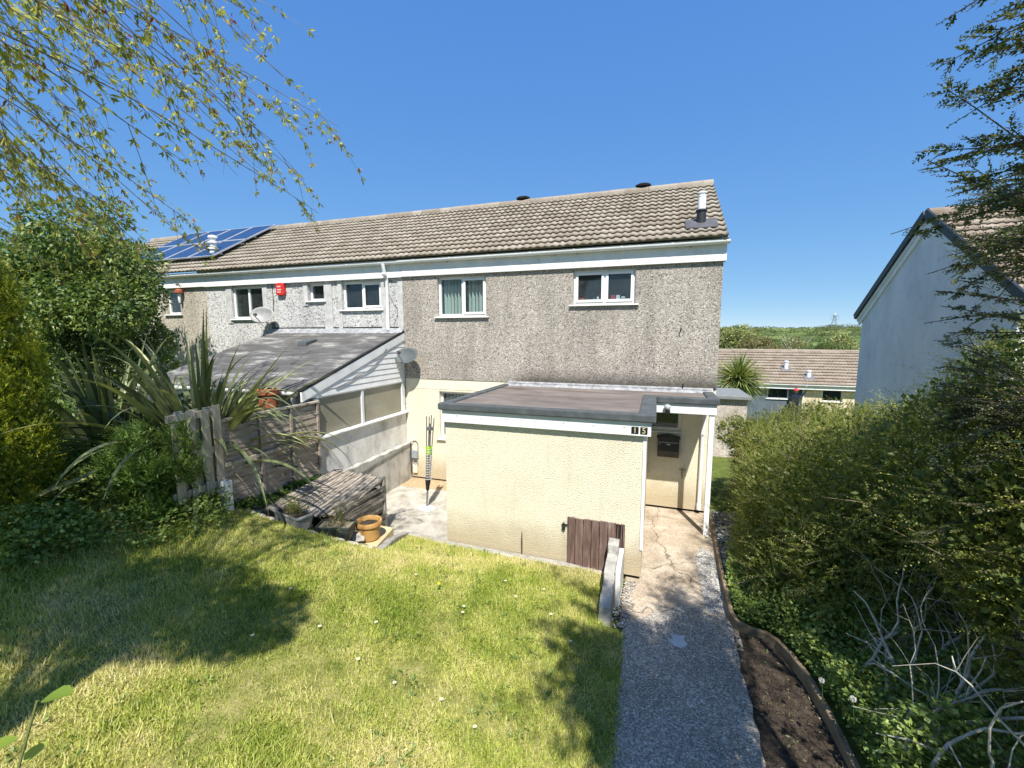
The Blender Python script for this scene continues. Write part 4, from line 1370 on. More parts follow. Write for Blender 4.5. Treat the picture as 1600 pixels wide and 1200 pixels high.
# ------------------------------------------------------------------ meter box, cables
mb_ = thing('junction_box', 'grey junction box with pipes low on the cream wall', 'meter box', (-5.38, HY, -2.9))
MB().box(-5.45, -5.30, HY - 0.09, HY - 0.001, -2.93, -2.74).build('casing', GREYP, mb_, bevel=0.012)
b = MB()
b.tube([(-5.42, HY - 0.04, -2.93), (-5.42, HY - 0.045, -3.05), (-5.36, HY - 0.05, -3.08), (-5.31, HY - 0.045, -3.05), (-5.32, HY - 0.04, -2.93)], 0.011, 8)
b.build('pipe', GREYP, mb_, smooth=True)
MB().box(-5.44, -5.33, HY - 0.05, HY - 0.001, -3.30, -3.10).build('cover', CREAMS, mb_, bevel=0.01)

def cable(name, pts, r_, mat, lab):
    tag(MB().tube(pts, r_, 6).build(name, mat, loc=pts[0]), lab, 'cable')
cable('cable', [(-5.464, 6.35, -2.74), (-5.462, 6.9, -2.72), (-5.46, 7.3, -2.66), (-5.462, 7.8, -2.64), (-5.46, 8.3, -2.58), (-5.46, 8.6, -2.545), (-5.44, HY - 0.02, -2.53), (-5.36, HY - 0.015, -2.52), (-5.31, HY - 0.015, -2.58), (-5.31, HY - 0.015, -2.74)], 0.010, CABLEM, 'grey cable running along the low white wall to the junction box')
cable('cable', [(-5.464, HY - 0.08, -2.56), (-5.466, HY - 0.085, -2.9), (-5.462, HY - 0.08, -3.3)], 0.009, DARK, 'black cable hanging down the end of low white wall')
cl = [(-5.585, 6.35, -0.98), (-5.585, 6.7, -0.91), (-5.585, 6.95, -0.80), (-5.585, 7.2, -0.78), (-5.585, 7.5, -0.66), (-5.585, 7.75, -0.47), (-5.575, 7.95, -0.30)]
cable('cable', cl, 0.008, CABLEM, 'thin cable trailing across the white shiplap cladding')
cable('cable', [(-5.96, HY - 0.012, 0.92), (-5.86, HY - 0.012, 0.70), (-5.76, HY - 0.012, 0.62), (-5.75, HY - 0.03, 0.45), (-5.88, HY - 0.012, 0.22)], 0.005, CABLEM, 'thin dark cable looping on the wall beside white downpipe')
cable('cable', [(-9.52, HY - 0.012, 1.30), (-9.50, HY - 0.012, 1.0), (-9.52, HY - 0.012, 0.6)], 0.007, DARK, 'black cable dropping from the fascia to pale dish')

# ------------------------------------------------------------------ patio edge and things on it
KERB = [(-0.58, 5.86), (-1.2, 5.86), (-1.9, 5.85), (-2.6, 5.84), (-3.12, 5.84), (-3.5, 5.90), (-3.86, 5.97)]
kp = [(x, y, float(lawn_z(np.array(x), np.array(y))) + 0.015 + random.uniform(-0.008, 0.008)) for x, y in KERB]
tag(MB().strip(kp, 0.13, 0.25).build('kerb', CONC, bevel=0.02), 'rough concrete kerb between lawn and the cream outbuilding', 'kerb')
kp = [(x, y, z) for x, y, z in [(-3.92, 5.98, -3.33), (-3.84, 5.6, -3.20), (-3.73, 5.25, -3.08), (-3.60, 4.9, -2.99), (-3.53, 4.70, -2.94)]]
tag(MB().strip(kp, 0.12, 0.4).build('kerb', CONC, bevel=0.02), 'short concrete kerb rising towards the ochre plant pot', 'kerb')

def rock(name, c, s, mat, lab, cat, seed, group=None):
    bm = bmesh.new()
    bmesh.ops.create_icosphere(bm, subdivisions=2, radius=1)
    r = np.random.default_rng(seed)
    for v in bm.verts:
        k = 1 + r.normal(0, 0.12)
        v.co = Vector((c[0] + v.co.x * s[0] * k, c[1] + v.co.y * s[1] * k, c[2] + v.co.z * s[2] * k))
    me = bpy.data.meshes.new(name)
    bm.to_mesh(me)
    bm.free()
    return tag(finish(me, name, mat, loc=c), lab, cat, group)

# old wooden bunker with a plank lid
bx0, bx1, by0, by1, bz = -5.44, -4.42, 4.28, 6.09, -2.42
bk = thing('wooden_bunker', 'low rotten grey timber bunker with plank lid against the low wall', 'bunker', (-4.93, 5.2, -3.45))
b = MB()
x = bx0
k = 0
while x < bx1 - 0.02:
    wd = random.uniform(0.05, 0.075)
    sag = -0.05 * (x - bx0) / (bx1 - bx0) - random.uniform(0, 0.018)
    b.bar((x + wd / 2, by0 + 0.2 + 0.42 * (x - bx0) + random.uniform(0, 0.1), bz + sag - 0.13 - 0.10 * (x - bx0)), (x + wd / 2 + random.uniform(-0.01, 0.01), by1 + random.uniform(-0.05, 0.02), bz + sag), wd - 0.008, 0.025)
    x += wd
b.build('lid', OLDWOOD, bk)
b = MB()
z = bz - 0.10
while z > -3.40:
    h = random.uniform(0.06, 0.085)
    ox = random.uniform(-0.016, 0.012)
    b.bar((bx1 + 0.0 + ox, by0 + 0.62, z - h / 2), (bx1 + 0.02 + ox + random.uniform(-0.02, 0.02), by1 - 0.06 + random.uniform(-0.06, 0.03), z - h / 2 + random.uniform(-0.02, 0.02)), 0.022, h - 0.008)
    z -= h
b.build('side_panel', OLDWOOD, bk)
b = MB()
b.box(bx1 - 0.05, bx1 + 0.035, by1 - 0.055, by1 + 0.01, -3.44, bz - 0.03)
b.build('corner_post', M_noise('pale_post', [(0.3, (0.30, 0.28, 0.22)), (0.7, (0.48, 0.46, 0.40))], 6, 6, 0.9, 0.3, 30), bk, bevel=0.006)
b = MB()
b.box(bx0 + 0.05, bx1 - 0.03, by0 + 0.75, by1 - 0.08, -3.44, bz - 0.22)
b.build('dark_core', DARK, bk)  # solid dark block filling the inside

def lz(x, y): return float(lawn_z(np.array(float(x)), np.array(float(y))))

tr = thing('trough_planter', 'grey rectangular plastic trough of weeds at the lawn edge', 'planter', (-4.76, 4.46, -2.7))
def trough(parent, c, ang, ln, wd, h, mat, soil):
    ca, sa = math.cos(ang), math.sin(ang)
    def q(u, v, z): return (c[0] + u * ca - v * sa, c[1] + u * sa + v * ca, c[2] + z)
    def rr(u, v, rad, z):
        pts = []
        for sx_, sy_, a0 in ((1, 1, 0), (-1, 1, 90), (-1, -1, 180), (1, -1, 270)):
            for k in range(4):
                g_ = R(a0 + k * 30)
                pts.append(q(sx_ * (u - rad) + rad * math.cos(g_), sy_ * (v - rad) + rad * math.sin(g_), z))
        return pts
    L_, W_ = ln / 2, wd / 2
    rings = [rr(L_ * 0.86, W_ * 0.8, 0.03, 0), rr(L_ * 0.95, W_ * 0.93, 0.03, h * 0.86), rr(L_, W_, 0.035, h * 0.88), rr(L_, W_, 0.035, h), rr(L_ * 0.93, W_ * 0.88, 0.03, h), rr(L_ * 0.92, W_ * 0.86, 0.03, h * 0.7)]
    m = MB()
    vs_ = [p_ for rg in rings for p_ in rg]
    n_ = 16
    fs_ = [(i * n_ + k, i * n_ + (k + 1) % n_, (i + 1) * n_ + (k + 1) % n_, (i + 1) * n_ + k) for i in range(5) for k in range(n_)]
    fs_ += [tuple(range(n_))[::-1]]
    m.add(vs_, fs_)
    m.build('tub', mat, parent, smooth=True)
    m = MB()
    m.prism([(p_[0], p_[1]) for p_ in rr(L_ * 0.915, W_ * 0.855, 0.03, 0)], 'z', c[2] + h * 0.5, c[2] + h * 0.86)
    m.build('compost', soil, parent)
trough(tr, (-4.76, 4.46, lz(-4.76, 4.42) - 0.02), R(-14), 0.62, 0.27, 0.20, TROUGH, SOIL)
tr2 = thing('trough_planter', 'dark green plastic planter of dry weeds beside the pale stone', 'planter', (-4.22, 4.68, -2.87))
trough(tr2, (-4.22, 4.68, lz(-4.22, 4.64) - 0.03), R(18), 0.50, 0.30, 0.20, DARKPL, M_noise('dry_compost', [(0.3, (0.16, 0.13, 0.08)), (0.7, (0.36, 0.31, 0.2))], 30, 6, 0.95, 0.8, 40))

def weeds(parent, name, c, n, h, spread, cols, leafy, seed):
    r = np.random.default_rng(seed)
    Ps, Ds, Ls, Ws = [], [], [], []
    for k in range(n):
        p_ = np.array(c) + np.array([r.normal(0, spread), r.normal(0, spread * 0.6), 0])
        d_ = norm(np.array([r.normal(0, 0.35), r.normal(0, 0.35), 1.0]))
        hh = h * r.uniform(0.4, 1.1)
        Ps.append(p_); Ds.append(d_); Ls.append(hh); Ws.append(0.006)
        for j in range(leafy):
            t_ = r.uniform(0.3, 1)
            Ps.append(p_ + d_ * hh * t_); Ds.append(norm(d_ * 0.6 + r.normal(0, 0.7, 3))); Ls.append(r.uniform(0.02, 0.05)); Ws.append(0.008)
    P, D = np.array(Ps), np.array(Ds)
    V, Fc = leaf_quads(P, D, r.normal(size=P.shape), np.array(Ls), np.array(Ws))
    return mesh_np(name, V, Fc, M_leaf(name + '_leaf', cols), parent, rnd=r.random(len(P)))
GREENW = [(0.0, (0.07, 0.11, 0.02)), (0.5, (0.16, 0.20, 0.045)), (1.0, (0.30, 0.29, 0.10))]
DRYW = [(0.0, (0.15, 0.15, 0.05)), (0.5, (0.34, 0.29, 0.15)), (1.0, (0.5, 0.43, 0.27))]
zt1 = lz(-4.76, 4.42) + 0.14
weeds(tr, 'weeds', (-4.72, 4.46, zt1), 60, 0.27, 0.10, GREENW, 7, 1)
weeds(tr, 'dry_stems', (-4.88, 4.50, zt1), 26, 0.34, 0.10, DRYW, 1, 2)
zt2 = lz(-4.22, 4.64) + 0.12
weeds(tr2, 'dry_weeds', (-4.24, 4.68, zt2), 40, 0.22, 0.10, DRYW, 6, 3)
weeds(tr2, 'tall_weed', (-4.16, 4.74, zt2), 12, 0.52, 0.03, GREENW, 16, 5)
rock('stone', (-4.05, 4.90, -2.96), (0.14, 0.09, 0.09), STONE, 'pale rough stone lying between the dark planter and ochre pot', 'stone', 3)
pot = thing('plant_pot', 'empty round ochre plant pot with thick rim at the lawn corner', 'plant pot', (-4.02, 5.12, -3.1))
pz = -3.03
MB().lathe((-3.97, 5.07, pz), [(0.125, 0), (0.15, 0.02), (0.165, 0.19), (0.168, 0.215), (0.19, 0.225), (0.195, 0.26), (0.185, 0.285), (0.165, 0.285), (0.155, 0.26), (0.15, 0.21)], 36).build('pot', OCHRE, pot, smooth=True)
MB().lathe((-3.97, 5.07, pz), [(0.148, 0.20), (0.148, 0.226)], 30).build('compost', SOIL, pot)
slab = MB().prism([(-4.30, 5.0), (-4.0, 4.80), (-3.72, 4.92), (-3.84, 5.5), (-4.28, 5.5)], 'z', -3.30, pz - 0.002).build('paving_slab', M_noise('yellow_slab', [(0.3, (0.40, 0.31, 0.16)), (0.7, (0.58, 0.48, 0.29))], 4, 6, 0.9, 0.3, 40), loc=(-4.2, 5.2, -3.2), bevel=0.01)
tag(slab, 'yellowish paving slab beneath the ochre plant pot', 'slab')
for k, (p_, q_) in enumerate([((-4.42, 4.80, -2.86), (-4.14, 5.35, -2.98)), ((-4.34, 4.84, -2.93), (-4.10, 5.30, -3.0)), ((-4.18, 4.72, -2.93), (-4.06, 5.0, -3.0))]):
    tag(MB().bar(p_, q_, 0.085, 0.022).build('loose_plank', OLDWOOD, loc=p_), ['long loose grey plank lying behind the pale stone', 'loose grey plank lying under the pale stone', 'short loose plank lying left of the ochre pot'][k], 'plank', 'loose planks by the bunker')
edge_pts = [(-5.30, 4.24), (-5.16, 4.27), (-5.0, 4.29), (-4.40, 4.38), (-4.05, 4.50), (-3.86, 4.56), (-3.68, 4.62)]
for k, (x, y) in enumerate(edge_pts):
    o = rock('edging_stone', (x, y, lz(x, y) + 0.0), (0.10, 0.045, 0.022), STONE, 'pale flat edging stone half sunk along the lawn edge below the bunker', 'stone', 20 + k, 'edging stones along the lawn edge')

# rotary airer, folded and wound up
ra = thing('rotary_dryer', 'folded rotary clothes dryer standing in a concrete foot on patio', 'clothes dryer', (-4.19, 7.2, -3.44))
bx_, by_, bz_ = at(667, 794, 7.2)
tx_, ty_, tz_ = at(672, 662, 7.2)
def al_(f, dx=0, dy=0): return (bx_ + (tx_ - bx_) * f + dx, 7.2 + dy, bz_ + (tz_ - bz_) * f)
MB().tube([al_(-0.02), al_(1.0)], 0.019, 12).build('pole', STEEL, ra, smooth=True)
MB().tube([al_(0.22), al_(0.34)], [0.03, 0.055], 12).build('hub', DARK, ra, smooth=True)
for k in range(4):
    g_ = R(45 + 90 * k)
    dx, dy = math.cos(g_), math.sin(g_)
    MB().tube([al_(0.30, dx * 0.035, dy * 0.035), al_(0.65, dx * 0.05, dy * 0.05), al_(1.06 + 0.015 * k, dx * 0.075, dy * 0.075)], 0.010, 6).build('arm', STEEL, ra)
b = MB()
for k in range(13):
    f_ = 0.34 + k * 0.029
    pts = [al_(f_ + 0.02 * j / 8, (0.062 + 0.012 * math.sin(k * 2.2 + j)) * math.cos(2 * math.pi * j / 8), 0.062 * math.sin(2 * math.pi * j / 8)) for j in range(9)]
    b.tube(pts, 0.006, 5)
b.build('line', M_plain('pale_line', (0.55, 0.56, 0.54), 0.6), ra)
MB().tube([al_(0.655), al_(0.735)], [0.058, 0.062], 12).build('green_band', M_plain('lime_plastic', (0.40, 0.72, 0.03), 0.4), ra, smooth=True)
MB().tube([al_(0.93), al_(0.96)], [0.07, 0.07], 10).build('top_collar', STEEL, ra)
MB().lathe((bx_, 7.2, -3.45), [(0.19, 0), (0.17, 0.02), (0.08, 0.035), (0.03, 0.05)], 14, 1, 0.8).build('foot', CONCW, ra)

# low garden wall by the path
gwall = thing('garden_wall', 'short sloping old concrete garden wall between lawn and path', 'garden wall', (-0.46, 5.3, -3.45))
b = MB()
yy = [4.80, 4.95, 5.3, 5.6, 5.72, 5.74, 5.90]
zz = [-3.20, -3.12, -3.06, -3.02, -3.00, -2.89, -2.86]
n = len(yy)
for i in range(n - 1):
    xa, xb = -0.535 + 0.008 * math.sin(i * 2), -0.40 + 0.006 * math.sin(i * 3)
    b.add([(xa, yy[i], -3.6), (xb, yy[i], -3.6), (xb, yy[i + 1], -3.6), (xa, yy[i + 1], -3.6), (xa, yy[i], zz[i]), (xb, yy[i], zz[i] - 0.005), (xb, yy[i + 1], zz[i + 1] - 0.005), (xa, yy[i + 1], zz[i + 1])],
          [(4, 5, 6, 7), (1, 2, 6, 5), (0, 4, 7, 3), (0, 1, 5, 4), (2, 3, 7, 6)])
b.build('coping', CONC, gwall)
b = MB()
b.box(-0.395, -0.33, 5.25, 5.905, -3.6, -2.99)
b.build('side_slab', CONCW, gwall, bevel=0.012)

# ------------------------------------------------------------------ fence, pallet, post, chimney pot
fx_ = PX + 0.02
fp = thing('fence_panel', 'weathered waney-edged timber fence panel between pallet and lean-to', 'fence panel', (fx_, 5.0, -2.4))
b = MB()
fy0, fy1, ftop, fbot = 4.10, 5.86, -1.18, -2.36
z, k = ftop, 0
while z > fbot + 0.02:
    h = 0.135
    m_ = 9
    for j in range(m_):
        ya, yb2 = fy0 + (fy1 - fy0) * j / m_, fy0 + (fy1 - fy0) * (j + 1) / m_
        da, db = 0.012 * math.sin(k * 2.7 + j * 1.3), 0.012 * math.sin(k * 2.7 + (j + 1) * 1.3)
        b.add([(fx_ + 0.016, ya, z - h + da), (fx_ + 0.004, ya, z + 0.02), (fx_ + 0.004, yb2, z + 0.02), (fx_ + 0.016, yb2, z - h + db), (fx_ - 0.004, ya, z - h + da), (fx_ - 0.008, ya, z + 0.02), (fx_ - 0.008, yb2, z + 0.02), (fx_ - 0.004, yb2, z - h + db)],
              [(0, 1, 2, 3), (7, 6, 5, 4), (0, 3, 7, 4), (1, 5, 6, 2)])
    z -= 0.112
    k += 1
b.build('board_panel', FENCEM, fp, fix=False)
for y_ in (4.12, 4.70, 5.27, 5.84):
    MB().box(fx_ + 0.018, fx_ + 0.045, y_ - 0.02, y_ + 0.02, fbot, ftop - 0.0).build('batten', FENCEM, fp, bevel=0.003)
MB().box(fx_ - 0.03, fx_ + 0.05, fy0 - 0.02, fy1 + 0.02, ftop + 0.001, ftop + 0.035).build('capping_rail', PALLETM, fp, bevel=0.004)
MB().box(fx_ + 0.046, fx_ + 0.072, fy0, fy1 + 0.02, -1.80, -1.75).build('middle_rail', PALLETM, fp, bevel=0.003)

pl = thing('pallet_fence', 'upright grey timber pallet closing the gap left of the fence panel', 'pallet', (fx_, 3.85, -2.3))
for k, y_ in enumerate((3.52, 3.70, 3.88, 4.03)):
    MB().box(fx_ + 0.05, fx_ + 0.07, y_ - 0.052, y_ + 0.052, -2.10 + 0.03 * (k % 2), -0.93 - 0.02 * (k % 3) - (0.15 if k == 0 else 0)).build('slat', PALLETM, pl, bevel=0.003)
for z in (-1.02, -1.52, -2.0):
    MB().box(fx_ + 0.005, fx_ + 0.048, 3.44, 4.08, z - 0.045, z + 0.045).build('cross_rail', PALLETM, pl, bevel=0.003)
for y_ in (3.6, 3.79, 3.96):
    MB().box(fx_ - 0.02, fx_ + 0.004, y_ - 0.05, y_ + 0.05, -2.1, -0.95).build('rear_slat', PALLETM, pl, bevel=0.003)
tag(MB().box(fx_ + 0.075, fx_ + 0.185, 3.98, 4.09, -2.7, -1.96).build('concrete_post', CONCW, loc=(fx_ + 0.12, 4.03, -2.4), bevel=0.012), 'short pale concrete post at the foot of the pallet', 'post')

cp_ = thing('chimney_pot', 'tall red terracotta chimney pot standing behind the fence', 'chimney pot', (-6.0, 5.28, -2.3))
b = MB()
cx0, cy0, cz0 = -6.02, 5.28, -2.33
MB().lathe((cx0, cy0, cz0), [(0.17, 0), (0.165, 0.1), (0.145, 0.7), (0.14, 1.05), (0.165, 1.07), (0.165, 1.11), (0.14, 1.13), (0.14, 1.33), (0.175, 1.36), (0.175, 1.43), (0.13, 1.45), (0.12, 1.40), (0.115, 1.2)], 28).build('pot', TERRA, cp_, smooth=True)

# ------------------------------------------------------------------ neighbour to the right
GXr = 5.8
nb_ = thing('gable_house', 'pale rendered gable end of terrace house beyond the tall hedge', 'house', (9, 12.6, -4.4))
ay, az2, e0, e1, ez_ = 12.65, 2.62, 9.55, 15.75, 0.62
b = MB()
b.prism([(e0 + 0.15, -4.9), (e1 - 0.15, -4.9), (e1 - 0.15, ez_ + 0.02), (ay, az2 - 0.10), (e0 + 0.15, ez_ + 0.02)], 'x', GXr, 13.5)
GABW = M_noise('pale_smooth_render', [(0.25, (0.58, 0.585, 0.59)), (0.55, (0.72, 0.72, 0.72)), (0.8, (0.80, 0.80, 0.79))], 1.5, 9, 0.9, 0.3, 60, 0.01, (1, 1, 0.5), grime=((0.46, 0.46, 0.45), 4, 0.55, 0.85))
b.build('wall', GABW, nb_)
nr = tiles('roof', GXr - 0.06, 13.6, e0 - 0.12, ez_ - 0.08, ay, az2 + 0.13, TILERED, nb_, back=False, samp=8)
bk_ = MB()
bk_.prism([(ay, az2 + 0.13), (e1 + 0.12, ez_ - 0.06), (e1 + 0.12, ez_ - 0.10), (ay, az2 + 0.02)], 'x', GXr - 0.06, 13.6)
bk_.build('rear_slope', TILERED, nr)
ridge_tiles(nr, GXr - 0.06, 13.6, ay, az2 + 0.17, TILERED)
VERGE = M_plain('dark_verge_cap', (0.022, 0.03, 0.04), 0.5, var=0.3)
b = MB()
b.bar((GXr - 0.085, e1 + 0.15, ez_ - 0.085), (GXr - 0.085, ay + 0.03, az2 + 0.135), 0.05, 0.17)
b.bar((GXr - 0.085, e0 - 0.15, ez_ - 0.085), (GXr - 0.085, ay - 0.03, az2 + 0.135), 0.05, 0.17)
b.build('verge_cap', VERGE, nr)
b = MB()
b.bar((GXr - 0.02, e1 + 0.02, ez_ - 0.26), (GXr - 0.02, ay, az2 - 0.09), 0.035, 0.21)
b.bar((GXr - 0.022, e0 - 0.02, ez_ - 0.26), (GXr - 0.022, ay, az2 - 0.09), 0.035, 0.21)
b.bar((GXr - 0.05, e1 + 0.06, ez_ - 0.19), (GXr - 0.05, ay, az2 + 0.0), 0.02, 0.10)
b.build('bargeboard', PAINTW, nb_)

# ------------------------------------------------------------------ bungalows down the slope
BG = -4.9
bung = thing('grey_bungalow', 'grey painted end of bungalow terrace with long tiled roof', 'bungalow', (6.0, 30, BG))
BY = 27.0
GREYW = M_noise('blue_grey_paint', [(0.3, (0.085, 0.11, 0.135)), (0.7, (0.125, 0.155, 0.185))], 2, 6, 0.85)
bw1 = (5.95, 7.0, -3.55, -2.93)
b = MB()
wall_holes(b, 1.5, 7.72, BG - 0.4, -2.60, [bw1], BY, BY + 0.3)
b.build('wall', GREYW, bung, fix=False)
MB().box(1.6, 7.7, 29, 29.1, BG, -2.6).build('room_partition', ROOMW, bung)
br = tiles('roof', 1.3, 7.73, BY - 0.3, -2.70, 30.2, -1.0, TILEFAR, bung, samp=6, tw=0.33, gauge=0.32, step=0.05, roll=0.03)
ridge_tiles(br, 1.3, 7.73, 30.2, -0.97, TILEFAR)
MB().box(1.4, 7.73, BY - 0.31, BY - 0.28, -2.95, -2.72).build('fascia', PAINTW, bung)
gutter(bung, 1.4, 7.71, BY - 0.315, -2.69, clips=2.0)
window(bung, BY, *bw1, splits=(), glass=GLASSD, recess=0.06)
MB().tube([(7.66, BY - 0.36, -2.75), (7.66, BY - 0.06, -2.9), (7.66, BY - 0.06, BG)], 0.05, 8).build('downpipe', PVC, bung)
def far_flue(x, s, h, parent, darkbase):
    y_ = BY - 0.3 + (30.2 - BY + 0.3) * s
    z_ = -2.70 + 1.70 * s
    MB().lathe((x, y_, z_), [(0.11, -0.1), (0.11, h), (0.14, h), (0.14, h + 0.06), (0.05, h + 0.08)], 12).build('flue', PVC, parent, smooth=True)
    MB().prism([(y_ - 0.3, z_ - 0.13), (y_ + 0.2, z_ + 0.16), (y_ + 0.2, z_ + 0.19), (y_ - 0.3, z_ - 0.09)], 'x', x - 0.24, x + 0.24).build('flue_flashing', M_plain('grey_flue_slate', (0.16, 0.16, 0.17), 0.8), parent)
far_flue(7.06, 0.42, 0.42, br, False)
cb_ = thing('cream_bungalow', 'cream painted bungalow adjoining the grey one under tiled roof', 'bungalow', (11, 30, BG))
CRW = M_noise('pale_peach_paint', [(0.3, (0.62, 0.50, 0.34)), (0.7, (0.74, 0.62, 0.45))], 2, 6, 0.85)
bw2 = (8.55, 9.5, -3.6, -2.95)
b = MB()
wall_holes(b, 7.73, 15.0, BG - 0.4, -2.60, [bw2], BY, BY + 0.3)
b.build('wall', CRW, cb_, fix=False)
MB().box(7.8, 14.8, 29, 29.1, BG, -2.6).build('room_partition', ROOMW, cb_)
cr_ = tiles('roof', 7.735, 15.2, BY - 0.3, -2.70, 30.2, -1.0, TILEFAR, cb_, samp=6, tw=0.33, gauge=0.32, step=0.05, roll=0.03)
ridge_tiles(cr_, 7.735, 15.2, 30.2, -0.97, TILEFAR)
MB().box(7.735, 15.2, BY - 0.31, BY - 0.28, -2.95, -2.72).build('fascia', PAINTW, cb_)
gutter(cb_, 7.735, 15.2, BY - 0.315, -2.69, clips=2.0)
window(cb_, BY, *bw2, splits=(), glass=GLASSD, recess=0.06)
far_flue(7.78 + 0.2, 0.20, 0.34, cr_, True)

# the worker by the grey wall
pr = thing('person', 'person in dark clothes and red cap reaching up to grey wall', 'person', (7.25, 26.55, -4.75))
def skinned(name, nodes_, edges_, mat, parent, sub=1):
    me = bpy.data.meshes.new(name)
    me.from_pydata([n_[:3] for n_ in nodes_], edges_, [])
    o = finish(me, name, mat, parent)
    s_ = o.modifiers.new('skin', 'SKIN')
    s_.use_smooth_shade = True
    lay = me.skin_vertices[0].data
    for i, n_ in enumerate(nodes_):
        lay[i].radius = (n_[3], n_[4] if len(n_) > 4 else n_[3])
    lay[0].use_root = True
    sb = o.modifiers.new('smooth', 'SUBSURF')
    sb.levels = sb.render_levels = sub
    return o
px_, py_, g0 = 7.22, 26.55, -4.75
N = [(px_, py_, g0 + 0.95, 0.15, 0.11), (px_, py_, g0 + 1.15, 0.14, 0.10), (px_, py_, g0 + 1.40, 0.19, 0.11), (px_, py_, g0 + 1.53, 0.07), (px_, py_ + 0.02, g0 + 1.62, 0.06),
     (px_ - 0.09, py_, g0 + 0.85, 0.09), (px_ - 0.10, py_ + 0.02, g0 + 0.48, 0.065), (px_ - 0.11, py_, g0 + 0.08, 0.045), (px_ - 0.12, py_ + 0.16, g0 + 0.04, 0.04),
     (px_ + 0.09, py_, g0 + 0.85, 0.09), (px_ + 0.10, py_ + 0.02, g0 + 0.48, 0.065), (px_ + 0.11, py_, g0 + 0.08, 0.045), (px_ + 0.12, py_ + 0.16, g0 + 0.04, 0.04),
     (px_ + 0.20, py_, g0 + 1.43, 0.065), (px_ + 0.38, py_ + 0.14, g0 + 1.50, 0.048), (px_ + 0.52, py_ + 0.30, g0 + 1.66, 0.035),
     (px_ - 0.20, py_, g0 + 1.42, 0.065), (px_ - 0.30, py_ + 0.02, g0 + 1.14, 0.048), (px_ - 0.30, py_ + 0.16, g0 + 0.92, 0.035)]
E_ = [(0, 1), (1, 2), (2, 3), (3, 4), (0, 5), (5, 6), (6, 7), (7, 8), (0, 9), (9, 10), (10, 11), (11, 12), (2, 13), (13, 14), (14, 15), (2, 16), (16, 17), (17, 18)]
skinned('body', N, E_, M_plain('dark_navy_clothes', (0.015, 0.02, 0.04), 0.8, 0.1), pr)
SKIN = M_plain('skin', (0.45, 0.25, 0.17), 0.5)
b = MB()
b.lathe((px_, py_ + 0.02, g0 + 1.72), [(0.03, -0.12), (0.065, -0.08), (0.078, 0.0), (0.075, 0.06), (0.05, 0.11), (0.015, 0.125)], 14, 1, 1.2)
b.build('head', SKIN, pr, smooth=True)
MB().lathe((px_, py_ + 0.02, g0 + 1.75), [(0.125, 0.0), (0.12, 0.02), (0.09, 0.025), (0.085, 0.07), (0.055, 0.115), (0.015, 0.125)], 16, 1, 1.15).build('cap', M_plain('red_cap', (0.60, 0.05, 0.04), 0.6), pr, smooth=True)
for hx, hy, hz in ((px_ + 0.55, py_ + 0.335, g0 + 1.70), (px_ - 0.30, py_ + 0.20, g0 + 0.88)):
    m = MB()
    m.box(hx - 0.03, hx + 0.03, hy - 0.015, hy + 0.015, hz - 0.04, hz + 0.04)
    for f_ in range(4):
        m.tube([(hx - 0.024 + f_ * 0.016, hy, hz + 0.035), (hx - 0.026 + f_ * 0.017, hy + 0.012, hz + 0.075 + 0.01 * (f_ in (1, 2)))], 0.008, 6)
    m.tube([(hx - 0.03, hy, hz - 0.01), (hx - 0.055, hy + 0.01, hz + 0.03)], 0.009, 6)
    m.build('hand', SKIN, pr)
hop = MB()
hop.box(px_ - 0.45, px_ + 0.45, py_ - 0.25, py_ + 0.25, g0 - 0.04, g0)
for sx_ in (-0.40, 0.40):
    hop.box(px_ + sx_ - 0.03, px_ + sx_ + 0.03, py_ - 0.22, py_ + 0.22, BG - 0.05, g0 - 0.04)
tag(hop.build('hop_up', STEEL, loc=(px_, py_, BG)), 'low steel work platform under the person at grey wall', 'platform')

# flat-roofed store and cabbage palm between
st = thing('garden_store', 'low flat-roofed pale pebble-dashed store behind the hedge end', 'store', (2.2, 15.5, -3.9))
MB().box(1.3, 2.78, 15.0, 17.0, -4.6, -2.06).build('wall', M_roughcast('pale_pink_roughcast', (0.45, 0.38, 0.34), (0.72, 0.64, 0.58), (0.82, 0.76, 0.70), 30), st)
MB().box(1.2, 2.86, 14.85, 17.1, -2.05, -1.93).build('roof_slab', M_plain('grey_green_slab', (0.22, 0.235, 0.235), 0.8, 0.2), st, bevel=0.02)


def strap_leaves(P, D, L, W, bend, seg, r, fold=0.25):
    """arching strap leaves as ribbons with a V section"""
    n = len(P)
    D = norm(D)
    S = norm(np.cross(D, np.array([0, 0, 1.0]) + r.normal(0, 0.15, (n, 3))))
    rows = []
    pos, d = P.copy(), D.copy()
    for i in range(seg + 1):
        t_ = i / seg
        wv = W * np.where(t_ < 0.35, 0.65 + t_, 1.0 - ((t_ - 0.35) / 0.65) ** 1.6 * 0.97)
        U = np.cross(S, d)
        rows.append(np.stack([pos - S * (wv / 2)[:, None] + U * (wv * fold)[:, None], pos, pos + S * (wv / 2)[:, None] + U * (wv * fold)[:, None]], 1))
        pos = pos + d * (L / seg)[:, None]
        d = norm(d + np.array([0, 0, -1.0]) * (bend * (0.3 + 1.4 * t_ ** 1.5) / seg)[:, None])
    V = np.stack(rows, 1)                       # n, seg+1, 3, 3
    base = (np.arange(n) * (seg + 1) * 3)[:, None, None]
    ii = np.arange(seg)[None, :, None] * 3
    jj = np.arange(2)[None, None, :]
    a = base + ii + jj
    Fc = np.stack([a, a + 1, a + 4, a + 3], -1).reshape(-1, 4)
    return V.reshape(-1, 3), Fc, np.repeat(np.arange(n), seg * 2)


